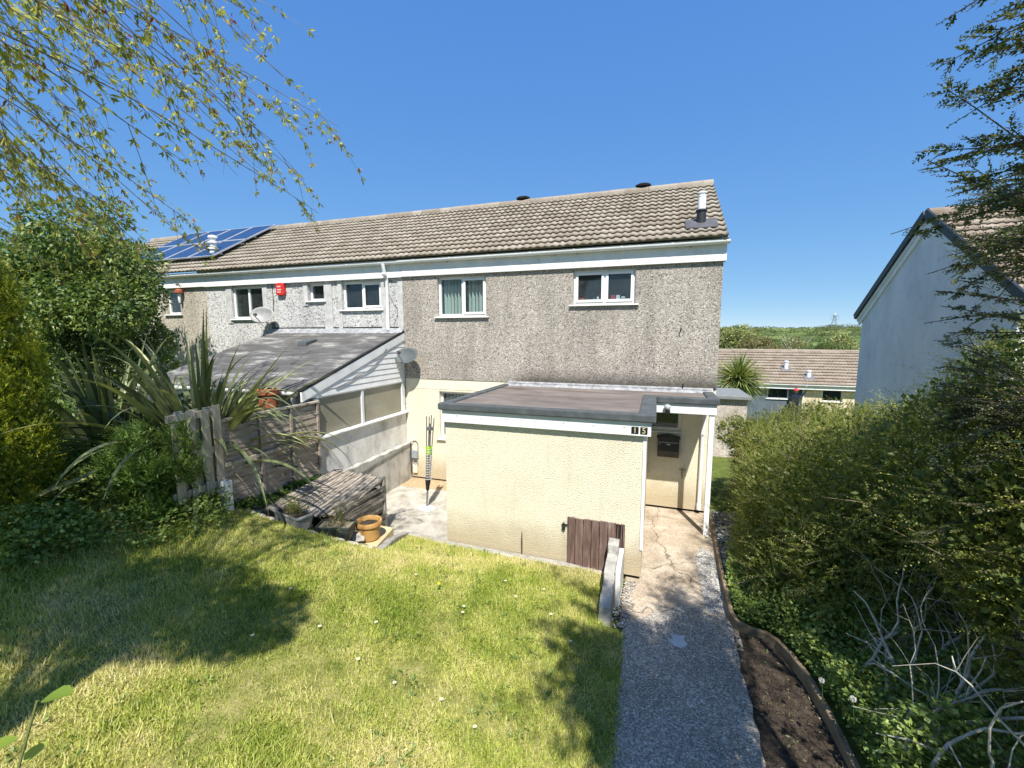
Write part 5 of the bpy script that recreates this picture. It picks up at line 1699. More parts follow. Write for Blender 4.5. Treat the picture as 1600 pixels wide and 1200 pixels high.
cpm = thing('cabbage_palm', 'round-headed cabbage palm of strappy leaves beside the far bungalow', 'palm', (2.9, 18, -4.3))
r = np.random.default_rng(31)
cc = np.array([2.98, 18.0, -1.72])
MB().tube([(2.98, 18.0, -4.4), (3.0, 18.02, -3.0), (2.98, 18.0, -1.8)], [0.16, 0.12, 0.11], 10).build('trunk', BARK, cpm, smooth=True)
n = 760
D = rand_dir(n)
D[:, 2] = D[:, 2] * 0.8 + 0.12
V, Fc, ix = strap_leaves(np.repeat(cc[None], n, 0) + norm(D) * 0.1, D, r.uniform(0.75, 1.2, n), r.uniform(0.03, 0.045, n), r.uniform(0.5, 1.8, n), 6, r)
PALML = M_leaf('palm_leaf', [(0.0, (0.08, 0.13, 0.03)), (0.5, (0.22, 0.28, 0.08)), (1.0, (0.45, 0.46, 0.19))], 0.25)
mesh_np('crown', V, Fc, PALML, cpm, rnd=r.random(n)[ix])

# ------------------------------------------------------------------ far trees and pylon
def leaf_cloud(blobs, n, L, W, r, up=0.2, fill=0.45, noisec=None, thr=0.0):
    """leaf positions on and inside ellipsoids, with gaps"""
    vol = np.array([b_[3] * b_[4] * b_[5] for b_ in blobs]) ** (2 / 3)
    pick = r.choice(len(blobs), n, p=vol / vol.sum())
    B = np.array(blobs)[pick]
    d = norm(r.normal(size=(n, 3)))
    rad = np.where(r.random(n) < fill, r.random(n) ** 0.4, 0.88 + 0.2 * r.random(n) ** 2)
    P = B[:, :3] + d * B[:, 3:6] * rad[:, None]
    if noisec:
        k = vnoise(P, noisec, 3) > thr
        P, d = P[k], d[k]
    n = len(P)
    D = norm(d * 0.7 + r.normal(0, 0.6, (n, 3)) + np.array([0, 0, up]))
    N = norm(d + r.normal(0, 0.5, (n, 3)) + np.array([0, 0, 0.5]))
    return leaf_quads(P, D, N, L * r.uniform(0.7, 1.25, n), W * r.uniform(0.7, 1.25, n)) + (r.random(n) * 0.6 + 0.4 * vnoise(P, 1.0 / max(L * 6, 0.1), 2),)


def far_tree(lab, px, py, Y, rad, h, cols, seed, bare=False, name='tree'):
    r = np.random.default_rng(seed)
    c = at(px, py, Y)
    g = float(gz(np.array(c[0]), np.array(Y)))
    t_ = thing(name, lab, 'tree', (c[0], Y, g), 'trees on the hillside behind the bungalows')
    zt = c[2]
    m = MB()
    m.tube([(c[0], Y, g - 0.2), (c[0] + 0.1, Y, g + (zt - g) * 0.4), (c[0], Y, zt - h * 0.4)], [rad * 0.09, rad * 0.06, rad * 0.03], 7)
    for k in range(14 if bare else 7):
        a_, e_ = r.uniform(0, 6.28), r.uniform(0.3, 1.2)
        s_ = Vector((c[0], Y, g + (zt - g) * r.uniform(0.35, 0.7)))
        d_ = Vector((math.cos(a_) * math.cos(e_), math.sin(a_) * math.cos(e_), math.sin(e_)))
        m.tube([s_, s_ + d_ * rad * 0.5, s_ + d_ * rad * 0.95 + Vector((0, 0, 0.2 * rad))], [rad * 0.035, rad * 0.02, rad * 0.008], 5)
    m.build('trunk', PALEBARK if bare else BARK, t_)
    bl = []
    for k in range(14):
        d_ = norm(r.normal(size=3))
        bl.append((c[0] + d_[0] * rad * 0.62, Y + d_[1] * rad * 0.62, zt - h * 0.5 + d_[2] * h * 0.36, rad * r.uniform(0.28, 0.45), rad * r.uniform(0.28, 0.45), h * r.uniform(0.16, 0.24)))
    V, Fc, rn_ = leaf_cloud(bl, 1500 if bare else 6500, rad * 0.085, rad * 0.06, r)
    mesh_np('crown', V, Fc, M_leaf('far_leaf', cols), t_, rnd=rn_)


LIGHTG = [(0.0, (0.15, 0.19, 0.06)), (0.5, (0.27, 0.30, 0.11)), (1.0, (0.38, 0.38, 0.18))]
OLIVE = [(0.0, (0.12, 0.13, 0.045)), (0.5, (0.22, 0.21, 0.09)), (1.0, (0.33, 0.30, 0.16))]
MIDG = [(0.0, (0.07, 0.11, 0.035)), (0.5, (0.14, 0.195, 0.065)), (1.0, (0.24, 0.28, 0.11))]
far_tree('tall pale green tree next to the house corner on hillside', 1148, 506, 62, 4.0, 6.0, LIGHTG, 1)
far_tree('olive brown bushy tree right of the pale green tree', 1183, 527, 58, 2.4, 4.5, OLIVE, 2)
far_tree('dark green rounded tree in the middle of the hillside', 1215, 534, 84, 3.0, 4.6, MIDG, 3)
far_tree('bare pale-limbed tree above the bungalow roof', 1242, 527, 60, 2.5, 4.0, OLIVE, 4, True)
far_tree('light green tree behind and right of the bare tree', 1276, 533, 82, 3.6, 5.0, LIGHTG, 5)
far_tree('bright leafy tree beside the gable house wall', 1318, 527, 74, 3.6, 5.6, LIGHTG, 6)
far_tree('small olive bush low above the bungalow ridge', 1208, 540, 56, 1.8, 2.4, OLIVE, 7)
far_tree('small dark green bush above the bungalow flues', 1268, 538, 55, 1.9, 2.6, MIDG, 8)
far_tree('dense mid green bush left of the gable wall', 1300, 537, 54, 2.2, 3.0, MIDG, 9)
# hedges and scrub right across the hill: one mass
r = np.random.default_rng(77)
bl = []
for k in range(150):
    Y = r.uniform(120, 495)
    X = (r.uniform(1095, 1365) - 800) / F
    c_ = at(r.uniform(1095, 1365), 520, Y)
    if r.random() < 0.5: Y = 150 + 60 * round((Y - 150) / 60) + r.normal(0, 2)
    x_ = c_[0]
    s_ = r.uniform(1.0, 2.6) * (0.7 + Y / 400)
    bl.append((x_, Y, float(gz(np.array(x_), np.array(Y))) + s_ * 0.25, s_ * 2.2, s_, s_ * 0.7))
for k in range(80):
    x_ = 40 + k * 2.2 + r.normal(0, 2)
    bl.append((x_, 500 + r.normal(0, 3), float(gz(np.array(x_), np.array(500.0))) + 0.2, r.uniform(1.0, 2.2), 2, r.uniform(0.2, 0.6)))
V, Fc, rn_ = leaf_cloud(bl, 28000, 0.8, 0.6, r)
tag(mesh_np('hillside_scrub', V, Fc, M_leaf('scrub_leaf', [(0, (0.06, 0.085, 0.035)), (0.5, (0.12, 0.155, 0.06)), (1, (0.20, 0.22, 0.10))]), rnd=rn_), kind='stuff')

c_ = at(1303, 511, 480)
g_ = float(gz(np.array(c_[0]), np.array(480.0)))
b = MB()
X_, Y_ = c_[0], 480.0
H_ = at(1303, 490, 480)[2] - g_
lv = [(0, 3.2), (0.3, 2.0), (0.55, 1.1), (0.75, 0.9), (0.9, 0.8), (1.0, 0.1)]
def lp_(f, s_): return (X_ + s_[0], Y_ + s_[1], g_ + H_ * f)
for i in range(5):
    (fa, wa), (fb_, wb_) = lv[i], lv[i + 1]
    cs = [(1, 1), (-1, 1), (-1, -1), (1, -1)]
    for k in range(4):
        p0, p1 = lp_(fa, (cs[k][0] * wa, cs[k][1] * wa)), lp_(fb_, (cs[k][0] * wb_, cs[k][1] * wb_))
        q0, q1 = lp_(fa, (cs[(k + 1) % 4][0] * wa, cs[(k + 1) % 4][1] * wa)), lp_(fb_, (cs[(k + 1) % 4][0] * wb_, cs[(k + 1) % 4][1] * wb_))
        b.tube([p0, p1], 0.10, 4); b.tube([p0, q1], 0.07, 4); b.tube([q0, p1], 0.07, 4); b.tube([p1, q1], 0.07, 4)
for f_, wd in ((0.60, 3.6), (0.76, 4.4), (0.90, 3.2)):
    for s_ in (-1, 1):
        b.tube([lp_(f_, (0, 0)), lp_(f_, (s_ * wd, 0))], 0.10, 4)
        b.tube([lp_(f_ + 0.05, (0, 0)), lp_(f_, (s_ * wd, 0))], 0.07, 4)
tag(b.build('pylon', STEEL, loc=(X_, Y_, g_)), 'distant lattice electricity pylon on the hilltop skyline', 'pylon')

# ------------------------------------------------------------------ planting
def tag_parts(*a): return None


def sprays(P0, D, L, m, leafL, leafW, r, droop=0.15, cross=0.8):
    """leafy shoots: m leaves set left and right along each"""
    n = len(P0)
    D = norm(D)
    up = norm(np.array([0, 0, 1.0]) + r.normal(0, 0.5, (n, 3)))
    S = norm(np.cross(D, up))
    t_ = (np.arange(m) + 0.5) / m
    tt = t_[None, :, None]
    Lm = L[:, None, None]
    P = P0[:, None] + D[:, None] * Lm * tt + np.array([0, 0, -1.0]) * (droop * Lm * tt * tt)
    side = np.where(np.arange(m) % 2 == 0, 1.0, -1.0)[None, :, None]
    ld = D[:, None] * 0.55 + S[:, None] * side * cross + r.normal(0, 0.25, (n, m, 3))
    ln = up[:, None] + r.normal(0, 0.45, (n, m, 3))
    sz = (1 - 0.45 * t_[None] ** 2) * r.uniform(0.75, 1.2, (n, m))
    V, Fc = leaf_quads(P.reshape(-1, 3), ld.reshape(-1, 3), ln.reshape(-1, 3), (leafL * sz).ravel(), (leafW * sz).ravel())
    rnd = np.clip(0.5 * r.random((n, m)) + 0.5 * r.random((n, 1)) + 0.12 * t_[None], 0, 1).ravel()
    E_ = P0 + D * L[:, None] + np.array([0, 0, -1.0]) * (droop * L)[:, None]
    return V, Fc, rnd, E_


def ribbons(A, B, wd, r):
    D = B - A
    V, Fc = leaf_quads(A, D, r.normal(size=A.shape), np.linalg.norm(D, axis=1), wd)
    return V, Fc


def join(parts):
    Vs, Fs, Rs, o = [], [], [], 0
    for V, Fc, rn_ in parts:
        Vs.append(V); Fs.append(Fc + o); Rs.append(rn_)
        o += len(V)
    return np.concatenate(Vs), np.concatenate(Fs), np.concatenate(Rs)


def on_blobs(blobs, n, r, keep=None):
    vol = np.array([(b_[3] * b_[4] * b_[5]) ** (2 / 3) for b_ in blobs])
    B = np.array(blobs)[r.choice(len(blobs), n, p=vol / vol.sum())]
    d = norm(r.normal(size=(n, 3)))
    P = B[:, :3] + d * B[:, 3:6] * 0.9
    out_ = np.ones(n, bool)
    for b_ in blobs:
        q = (P - np.array(b_[:3])) / np.array(b_[3:6])
        out_ &= (q * q).sum(1) > 0.78
    return P[out_], norm(d[out_] / B[out_][:, 3:6])


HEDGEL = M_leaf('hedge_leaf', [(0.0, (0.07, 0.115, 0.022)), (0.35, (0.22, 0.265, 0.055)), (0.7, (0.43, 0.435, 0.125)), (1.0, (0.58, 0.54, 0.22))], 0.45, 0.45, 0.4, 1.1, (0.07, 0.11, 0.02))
COTL = M_leaf('cotoneaster_leaf', [(0.0, (0.025, 0.045, 0.02)), (0.5, (0.07, 0.105, 0.036)), (0.85, (0.16, 0.19, 0.06)), (1.0, (0.28, 0.27, 0.11))], 0.3, 0.4, 0.4)


def hedge(label, name, blobs, nspray, seed, loc, fill=9000, zmin=-9, m=24, bias=(0, 0, 0.5)):
    r = np.random.default_rng(seed)
    t_ = thing(name, label, 'hedge', loc)
    P, nrm = on_blobs(blobs, nspray, r)
    k = P[:, 2] > zmin
    P, nrm = P[k], nrm[k]
    n = len(P)
    D = nrm * 0.6 + r.normal(0, 0.42, (n, 3)) + np.array(bias)
    L = r.uniform(0.14, 0.42, n) * (1 + 0.7 * (r.random(n) < 0.08))
    clump = vnoise(P, 2.6, 6)
    k = (clump > 0.30) | (r.random(n) < 0.55)
    P, D, L, clump = P[k], D[k], L[k], clump[k]
    V, Fc, rn_, E_ = sprays(P - norm(D) * 0.1, D, L, m, 0.026, 0.015, r, 0.12)
    rn_ = np.clip(rn_ * 0.7 + np.repeat(clump, m) * 0.4 - 0.05, 0, 1)
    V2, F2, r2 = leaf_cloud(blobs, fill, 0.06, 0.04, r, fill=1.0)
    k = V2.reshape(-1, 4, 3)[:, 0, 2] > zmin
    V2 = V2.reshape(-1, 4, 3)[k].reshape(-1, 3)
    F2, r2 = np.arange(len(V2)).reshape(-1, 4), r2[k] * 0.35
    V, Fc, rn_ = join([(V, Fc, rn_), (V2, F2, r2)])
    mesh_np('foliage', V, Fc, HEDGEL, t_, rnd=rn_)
    k = r.random(len(P)) < 0.4
    V, Fc = ribbons(P[k] - norm(D[k]) * 0.15, E_[k], 0.0075, r)
    mesh_np('twig', V, Fc, M_plain('hedge_twig', (0.20, 0.16, 0.11), 0.8, var=0.3), t_)
    return t_


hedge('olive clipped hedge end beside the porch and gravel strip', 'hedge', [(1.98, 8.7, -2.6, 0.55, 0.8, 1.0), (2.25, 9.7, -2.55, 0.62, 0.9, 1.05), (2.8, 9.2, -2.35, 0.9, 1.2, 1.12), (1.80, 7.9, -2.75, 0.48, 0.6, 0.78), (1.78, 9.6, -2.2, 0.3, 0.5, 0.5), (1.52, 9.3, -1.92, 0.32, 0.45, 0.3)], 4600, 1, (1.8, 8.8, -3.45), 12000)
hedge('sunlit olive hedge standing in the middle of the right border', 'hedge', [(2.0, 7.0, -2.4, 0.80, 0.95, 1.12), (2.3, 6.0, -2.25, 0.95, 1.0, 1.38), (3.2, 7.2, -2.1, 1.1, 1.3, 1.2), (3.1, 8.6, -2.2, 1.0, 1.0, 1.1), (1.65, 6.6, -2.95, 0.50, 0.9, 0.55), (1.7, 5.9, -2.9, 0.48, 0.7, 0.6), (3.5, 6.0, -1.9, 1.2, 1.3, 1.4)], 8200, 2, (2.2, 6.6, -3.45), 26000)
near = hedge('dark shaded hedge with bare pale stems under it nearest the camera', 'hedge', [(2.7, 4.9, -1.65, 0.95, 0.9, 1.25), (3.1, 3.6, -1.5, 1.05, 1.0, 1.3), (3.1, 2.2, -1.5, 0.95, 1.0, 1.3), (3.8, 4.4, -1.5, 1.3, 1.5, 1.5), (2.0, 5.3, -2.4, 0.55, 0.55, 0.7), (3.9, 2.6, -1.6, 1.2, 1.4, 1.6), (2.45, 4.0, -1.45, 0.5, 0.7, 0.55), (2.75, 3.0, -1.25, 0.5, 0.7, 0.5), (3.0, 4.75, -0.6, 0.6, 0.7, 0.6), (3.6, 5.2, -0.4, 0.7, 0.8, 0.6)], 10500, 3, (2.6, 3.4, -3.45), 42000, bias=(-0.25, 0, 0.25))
r = np.random.default_rng(9)
def bare_stem(k):
    m = MB()
    p0 = Vector((r.uniform(1.8, 2.8), r.uniform(2.5, 5.3), -3.05))
    d_ = Vector((r.uniform(-0.12, 0.75), r.uniform(-0.4, 0.4), 1)).normalized()
    pts, rad = [p0], [r.uniform(0.006, 0.013) if r.random() < 0.55 else r.uniform(0.014, 0.022)]
    n = r.integers(7, 12)
    for i in range(n):
        d_ = (d_ + Vector(r.normal(0, 0.24, 3)) + Vector((0.02, 0, 0.03))).normalized()
        pts.append(pts[-1] + d_ * r.uniform(0.07, 0.17))
        rad.append(rad[-1] * 0.87)
    m.tube(pts, rad, 7)
    for j in range(r.integers(2, 6)):
        i = int(r.integers(1, n))
        e_ = (d_ + Vector(r.normal(0, 0.7, 3))).normalized()
        q = pts[i] + e_ * r.uniform(0.06, 0.2)
        m.tube([pts[i], q, q + (e_ + Vector(r.normal(0, 0.3, 3))).normalized() * r.uniform(0.12, 0.3)], [rad[i] * 0.6, rad[i] * 0.45, rad[i] * 0.25], 5)
    m.build('bare_stem', PALEBARK, near, smooth=True)
for k in range(84):
    bare_stem(k)

# tall cotoneaster at the right edge: long flat herring-bone sprays
cot = thing('cotoneaster', 'tall dark cotoneaster with flat herringbone sprays against the sky', 'shrub', (2.5, 1.8, -3.45))
r = np.random.default_rng(14)
m = MB()
stems = []
for (bx, by, tx, ty, tz, rd) in ((2.3, 1.0, 2.1, 0.8, 3.3, 0.05), (2.55, 2.1, 2.35, 2.0, 3.4, 0.055), (2.75, 3.0, 2.55, 3.0, 2.4, 0.045), (2.4, 0.2, 2.0, -0.2, 3.4, 0.05), (3.1, 2.6, 3.0, 2.7, 3.0, 0.05), (2.75, 4.1, 2.55, 3.9, 1.5, 0.04), (2.75, 4.1, 2.6, 4.3, 1.2, 0.03)):
    pts = [Vector((bx + (tx - bx) * f + r.normal(0, 0.04), by + (ty - by) * f + r.normal(0, 0.04), -3.4 + (tz + 3.4) * f)) for f in np.linspace(0, 1, 8)]
    m.tube(pts, [rd * (1 - 0.85 * f) + 0.004 for f in np.linspace(0, 1, 8)], 8)
    stems.append(pts)
m.build('stem', BARK, cot, smooth=True)
parts, tw = [], MB()
A0, A1 = [], []
def flat_spray(S, E, arch, seedk):
    """one arching branch with side shoots lying in a plane, all densely leaved"""
    S, E = np.array(S), np.array(E)
    L_ = np.linalg.norm(E - S)
    ts = np.linspace(0, 1, 9)
    C = S[None] + (E - S)[None] * ts[:, None] + np.array([0, 0, 1.0])[None] * (arch * 4 * ts * (1 - ts))[:, None]
    tw.tube([tuple(c) for c in C], [0.009 * (1 - 0.8 * t_) for t_ in ts], 5)
    ns = max(6, int(L_ / 0.05))
    tq = np.sort(r.uniform(0.25, 0.97, ns))
    P = np.stack([np.interp(tq, ts, C[:, k]) for k in range(3)], 1)
    d0 = norm(np.stack([np.interp(tq, ts, np.gradient(C[:, k])) for k in range(3)], 1))
    nrm = norm(np.array([r.normal(0, 0.35), r.normal(0, 0.35), 1.0]))
    S_ = norm(np.cross(d0, nrm))
    sg = np.where(np.arange(ns) % 2 == 0, 1.0, -1.0)[:, None]
    D = d0 * 0.8 + S_ * sg * 0.75 + r.normal(0, 0.15, (ns, 3))
    Ls = (0.30 * (1.05 - tq) + 0.06) * r.uniform(0.6, 1.3, ns)
    A0.append(P); A1.append(P + norm(D) * Ls[:, None])
    V, Fc, rn_, _ = sprays(P, D, Ls, 15, 0.024, 0.0135, r, 0.05, 0.75)
    parts.append((V, Fc, rn_))
    V, Fc, rn_, _ = sprays(C[4:5], (C[8] - C[4])[None], np.array([np.linalg.norm(C[8] - C[4])]), int(L_ * 26) + 4, 0.026, 0.015, r, 0.0, 0.8)
    parts.append((V, Fc, rn_))
tips = [(1462, 40, 2.7), (1500, 18, 2.9), (1570, 25, 2.4), (1465, 130, 2.8), (1520, 145, 2.7), (1480, 170, 3.2), (1555, 140, 2.5), (1430, 238, 2.9), (1450, 258, 3.1), (1478, 200, 2.9), (1490, 285, 2.8),
        (1448, 250, 2.6), (1392, 366, 3.0), (1420, 372, 3.1), (1475, 380, 3.0), (1450, 428, 2.8), (1480, 400, 2.9), (1463, 455, 3.0), (1445, 505, 2.9), (1470, 478, 2.8), (1500, 450, 2.7), (1480, 520, 2.7), (1510, 340, 2.6),
        (1530, 230, 2.5), (1540, 300, 2.4), (1500, 250, 3.3), (1550, 80, 2.6), (1580, 200, 2.3), (1590, 60, 2.5), (1510, 100, 3.1)]
for (tx, ty, tY) in tips:
    e_ = at(tx, ty, tY)
    for q in range(2 if tx > 1500 else 1):
        st_ = stems[int(r.integers(0, 3))]
        s_ = np.array(st_[int(np.clip(round((e_[2] + 3.4 + r.normal(-0.1, 0.2)) / 6.8 * 7), 2, 7))])
        tw = MB()
        flat_spray(s_, e_ + r.normal(0, 0.08, 3) * q, r.uniform(0.02, 0.12), q)
        tw.build('branch', TWIG, cot, smooth=True)
tws = [MB() for _ in stems]
for k in range(300):
    si_ = int(r.integers(0, 5)) if k < 90 else int(r.integers(5, 7))
    st_, tw = stems[si_], tws[si_]
    i = int(r.choice([2, 4, 5, 7])) if k < 90 else int(r.choice([3, 4, 6]))
    s_ = np.array(st_[i])
    a_ = r.uniform(0, 6.28)
    ln = r.uniform(0.5, 1.0)
    e_ = s_ + np.array([math.cos(a_) * ln, math.sin(a_) * ln, r.normal(0.1, 0.2)])
    e_[0] = max(e_[0], 1.25 + 0.15 * r.random(), 0.50 * e_[1] if k >= 90 else 0)
    flat_spray(s_, e_, r.uniform(0, 0.12), k)
over = [(1.5, 0.1, 2.0, 0.45, 0.6, 0.5), (1.6, 0.6, 1.0, 0.45, 0.6, 0.6), (1.35, -0.1, 2.8, 0.3, 0.4, 0.35), (1.5, -0.7, 3.4, 0.4, 0.4, 0.4),  # leaf masses out of view, added to deepen the shade on the path
        (1.75, 0.95, 1.6, 0.42, 0.5, 0.5), (1.8, 1.6, 1.2, 0.4, 0.5, 0.7), (1.35, 0.4, 1.0, 0.4, 0.5, 0.5), (1.6, 1.3, 0.5, 0.35, 0.4, 0.4), (1.35, 0.7, 0.3, 0.35, 0.5, 0.5), (1.5, 0.0, 1.4, 0.4, 0.6, 0.5), (1.7, 0.7, 2.4, 0.4, 0.5, 0.4),
        (1.15, 0.72, 0.1, 0.3, 0.3, 0.35), (1.0, 0.3, 0.9, 0.32, 0.4, 0.35), (1.1, 0.1, 1.7, 0.3, 0.4, 0.35)]
for k in range(22):                                   # ragged unseen boughs over path and camera, shaped for their spiky shade
    s_ = np.array([1.55, r.uniform(-1.0, 0.6), r.uniform(2.3, 4.0)])
    e_ = s_ + np.array([-r.uniform(0.4, 1.15), r.normal(0.05, 0.3), r.uniform(-0.1, 0.35)])
    for f_ in np.linspace(0, 1, 9):
        q_ = s_ + (e_ - s_) * f_ + r.normal(0, 0.04, 3)
        sz_ = 0.16 * (1 - 0.75 * f_)
        over.append((q_[0], q_[1], q_[2], sz_, sz_, sz_ * 0.5))
V2, F2, r2 = leaf_cloud(over, 44000, 0.055, 0.036, r, fill=0.8)

parts.append((V2, F2, r2 * 0.6))
V, Fc, rn_ = join(parts)
mesh_np('foliage', V, Fc, COTL, cot, rnd=rn_)
for tw in tws:
    if tw.v: tw.build('branch', TWIG, cot, smooth=True)
A0, A1 = np.concatenate(A0), np.concatenate(A1)
V, Fc = ribbons(A0, A1, 0.006, r)
mesh_np('twig', V, Fc, TWIG, cot)

# ivy under the hedge and litter on the soil
def ivy(name, poly, n, zf, L, cols, seed, lump=0.12):
    r = np.random.default_rng(seed)
    xs, ys = [q[0] for q in poly], [q[1] for q in poly]
    X, Y = r.uniform(min(xs), max(xs), n * 3), r.uniform(min(ys), max(ys), n * 3)
    k = inside(poly, X, Y)
    X, Y = X[k][:n], Y[k][:n]
    n = len(X)
    P2 = np.stack([X, Y], 1)
    Z = zf(X, Y) + lump * vnoise(P2, 3.5, seed) * r.uniform(0.2, 1.1, n)
    P = np.stack([X, Y, Z], 1)
    N = norm(np.array([0, 0, 1.0]) + r.normal(0, 0.55, (n, 3)))
    V, Fc = leaf_quads(P, norm(np.cross(N, rand_dir(n))), N, L * r.uniform(0.5, 1.3, n), L * 0.85 * r.uniform(0.6, 1.2, n))
    return tag(mesh_np(name, V, Fc, M_leaf(name + '_leaf', cols), rnd=np.clip(r.random(n) * 0.7 + 0.4 * vnoise(P2, 5, 2), 0, 1)), kind='stuff')


IVYC = [(0.0, (0.07, 0.12, 0.03)), (0.5, (0.19, 0.28, 0.065)), (0.85, (0.34, 0.43, 0.11)), (1.0, (0.48, 0.54, 0.21))]
ivy('ivy', [(1.02, 6.2), (1.0, 5.45), (1.16, 5.27), (1.33, 5.24), (1.45, 5.05), (1.58, 4.5), (1.64, 3.8), (1.68, 2.0), (3.8, 1.5), (3.8, 6.5), (1.3, 7.6)], 40000, lambda x, y: -3.42 + np.clip(x - 1.15, 0, 3) * 0.42 + 0.10 * np.clip((x - 1.2) * 4, 0, 1), 0.045, IVYC, 41, 0.48)
ivy('ivy', [(1.02, 5.9), (1.0, 5.36), (1.15, 5.26), (1.33, 5.24), (1.44, 5.04), (1.57, 4.5), (1.63, 3.8), (1.67, 2.2), (2.1, 2.2), (2.05, 3.8), (1.95, 4.7), (1.7, 5.3), (1.4, 6.2), (1.2, 7.4)], 9000, lambda x, y: -3.40 + 0.12 * np.clip((x - 1.1) * 2, 0, 1), 0.04, IVYC, 46, 0.22)
pebbles('soil_clods', 1500, [(0.97, 2.0), (0.97, 5.25), (1.3, 5.14), (1.48, 4.7), (1.57, 3.6), (1.6, 2.0)], lambda x, y: -3.455 + 0 * x, 0.006, 0.028, SOIL, 9)
r = np.random.default_rng(43)
n = 420
P = np.stack([r.uniform(0.95, 1.6, n), r.uniform(2.2, 5.2, n), np.full(n, -3.445)], 1)
k = inside([(0.95, 2.2), (0.95, 5.3), (1.3, 5.15), (1.5, 4.6), (1.6, 3.2), (1.62, 2.2)], P[:, 0], P[:, 1])
P = P[k]
n = len(P)
N = norm(np.array([0, 0, 1.0]) + r.normal(0, 0.3, (n, 3)))
V, Fc = leaf_quads(P, norm(np.cross(N, rand_dir(n))), N, r.uniform(0.015, 0.06, n), r.uniform(0.006, 0.025, n))
tag(mesh_np('leaf_litter', V, Fc, M_leaf('litter', [(0, (0.07, 0.06, 0.035)), (0.5, (0.14, 0.13, 0.06)), (0.8, (0.10, 0.15, 0.05)), (1, (0.35, 0.3, 0.22))], 0.1), rnd=r.random(n)), kind='stuff')

# ------------------------------------------------------------------ left border
# weeping cherry over the lawn; its trunk stands just outside the picture
ch = thing('cherry_tree', 'loose weeping cherry with bronze green leaves hanging from top left', 'tree', (-3.4, -1.3, -3.0))
r = np.random.default_rng(23)
m = MB()
m.tube([(-3.4, -1.3, -3.2), (-3.35, -1.25, -1.4), (-3.25, -1.15, 0.2), (-3.1, -1.0, 1.5), (-2.9, -0.8, 2.6)], [0.17, 0.14, 0.12, 0.10, 0.05], 12)
FORK = [np.array(p_) for p_ in ((-3.2, -1.1, 0.9), (-3.15, -1.05, 1.4), (-3.05, -0.95, 1.9), (-2.95, -0.85, 2.4))]
m.build('trunk', BARK, ch, smooth=True)
limb, LP, LD, LS = MB(), [], [], []
ends = []
def inview(px, py):
    if py < 190: xm = 438 + (py / 190) * 70
    elif py < 345: xm = 508
    else: xm = 508 - (py - 345) * 1.9
    return px < xm
lead = [(503, 195, 3.3), (508, 330, 3.7), (447, 90, 3.0), (432, 30, 2.8), (330, 370, 3.9), (420, 290, 3.6), (440, 170, 3.2), (395, 255, 3.4), (340, 420, 4.2), (300, 470, 4.3), (465, 285, 3.6), (380, 130, 2.9), (480, 220, 3.5), (375, 195, 3.1)]
while len(ends) < 100:
    px, py = r.uniform(-160, 510), r.uniform(-140, 470)
    if inview(px, py) and (px < 250 or r.random() < 0.5) and not (py > 330 and px > 250):
        ends.append((px, py, r.uniform(2.1, 3.9)))
for kk, (px, py, Y) in enumerate(lead + ends):
    E_ = at(px, py, Y)
    S = FORK[int(r.integers(0, 4))]
    ts = np.linspace(0, 1, 12)
    arch = r.uniform(0.35, 0.8)
    C = S[None] + (E_ - S)[None] * ts[:, None]
    C[:, 2] += arch * np.sin(np.pi * ts ** 0.8) * (1 - 0.25 * ts)
    C += np.cumsum(r.normal(0, 0.018, C.shape), 0) * ts[:, None]
    rad0 = r.uniform(0.004, 0.008)
    limb.tube([tuple(c) for c in C], [rad0 * (1 - 0.85 * t_) + 0.0012 for t_ in ts], 5)
    nt = 13
    for q in range(nt):
        t0 = r.uniform(0.40, 0.98)
        p0 = np.array([np.interp(t0, ts, C[:, a]) for a in range(3)])
        d0 = norm(np.array([np.interp(t0, ts, np.gradient(C[:, a])) for a in range(3)]))
        d_ = norm(d0 * 0.8 + r.normal(0, 0.45, 3) + np.array([0, 0, -0.35]))
        ln = r.uniform(0.12, 0.5)
        tp_ = [p0 + d_ * ln * f + np.array([0, 0, -1]) * (0.25 * ln * f * f) for f in (0, 0.5, 1.0)]
        limb.tube([tuple(c) for c in tp_], [0.0024, 0.0018, 0.0010], 4)
        for f in np.arange(0.2, 1.01, 0.065 / ln):
            if r.random() < 0.75:
                LP.append(p0 + d_ * ln * f + np.array([0, 0, -1]) * (0.25 * ln * f * f)); LD.append(d_)
    for t0 in np.arange(0.5, 1.0, 0.05):
        if r.random() < 0.55 + 0.4 * (t0 > 0.8):
            LP.append(np.array([np.interp(t0, ts, C[:, a]) for a in range(3)])); LD.append(norm(E_ - S))
limb.build('branch', M_plain('cherry_bark', (0.26, 0.215, 0.18), 0.55, 0.3, var=0.35, scale=20), ch, smooth=True)
LP, LD = np.array(LP), np.array(LD)
cnt = r.integers(4, 9, len(LP))
P = np.repeat(LP, cnt, 0)
D = np.repeat(LD, cnt, 0) * 0.5 + r.normal(0, 0.55, (len(P), 3)) + np.array([0, 0, -0.55])
N = norm(np.cross(D, r.normal(size=D.shape)) + np.array([0, 0, 0.4]))
cl_ = np.repeat(r.random(len(LP)), cnt)
V, Fc = leaf_quads(P + r.normal(0, 0.008, P.shape), D, N, r.uniform(0.028, 0.066, len(P)), r.uniform(0.011, 0.021, len(P)))
rn1 = np.clip(cl_ * 0.75 + r.random(len(P)) * 0.3, 0, 1)
CHL = M_leaf('cherry_leaf', [(0.0, (0.16, 0.20, 0.06)), (0.35, (0.30, 0.335, 0.08)), (0.62, (0.47, 0.49, 0.13)), (0.84, (0.52, 0.47, 0.14)), (0.93, (0.26, 0.10, 0.06)), (1.0, (0.30, 0.06, 0.06))], 0.45, 0.45, 0.3)
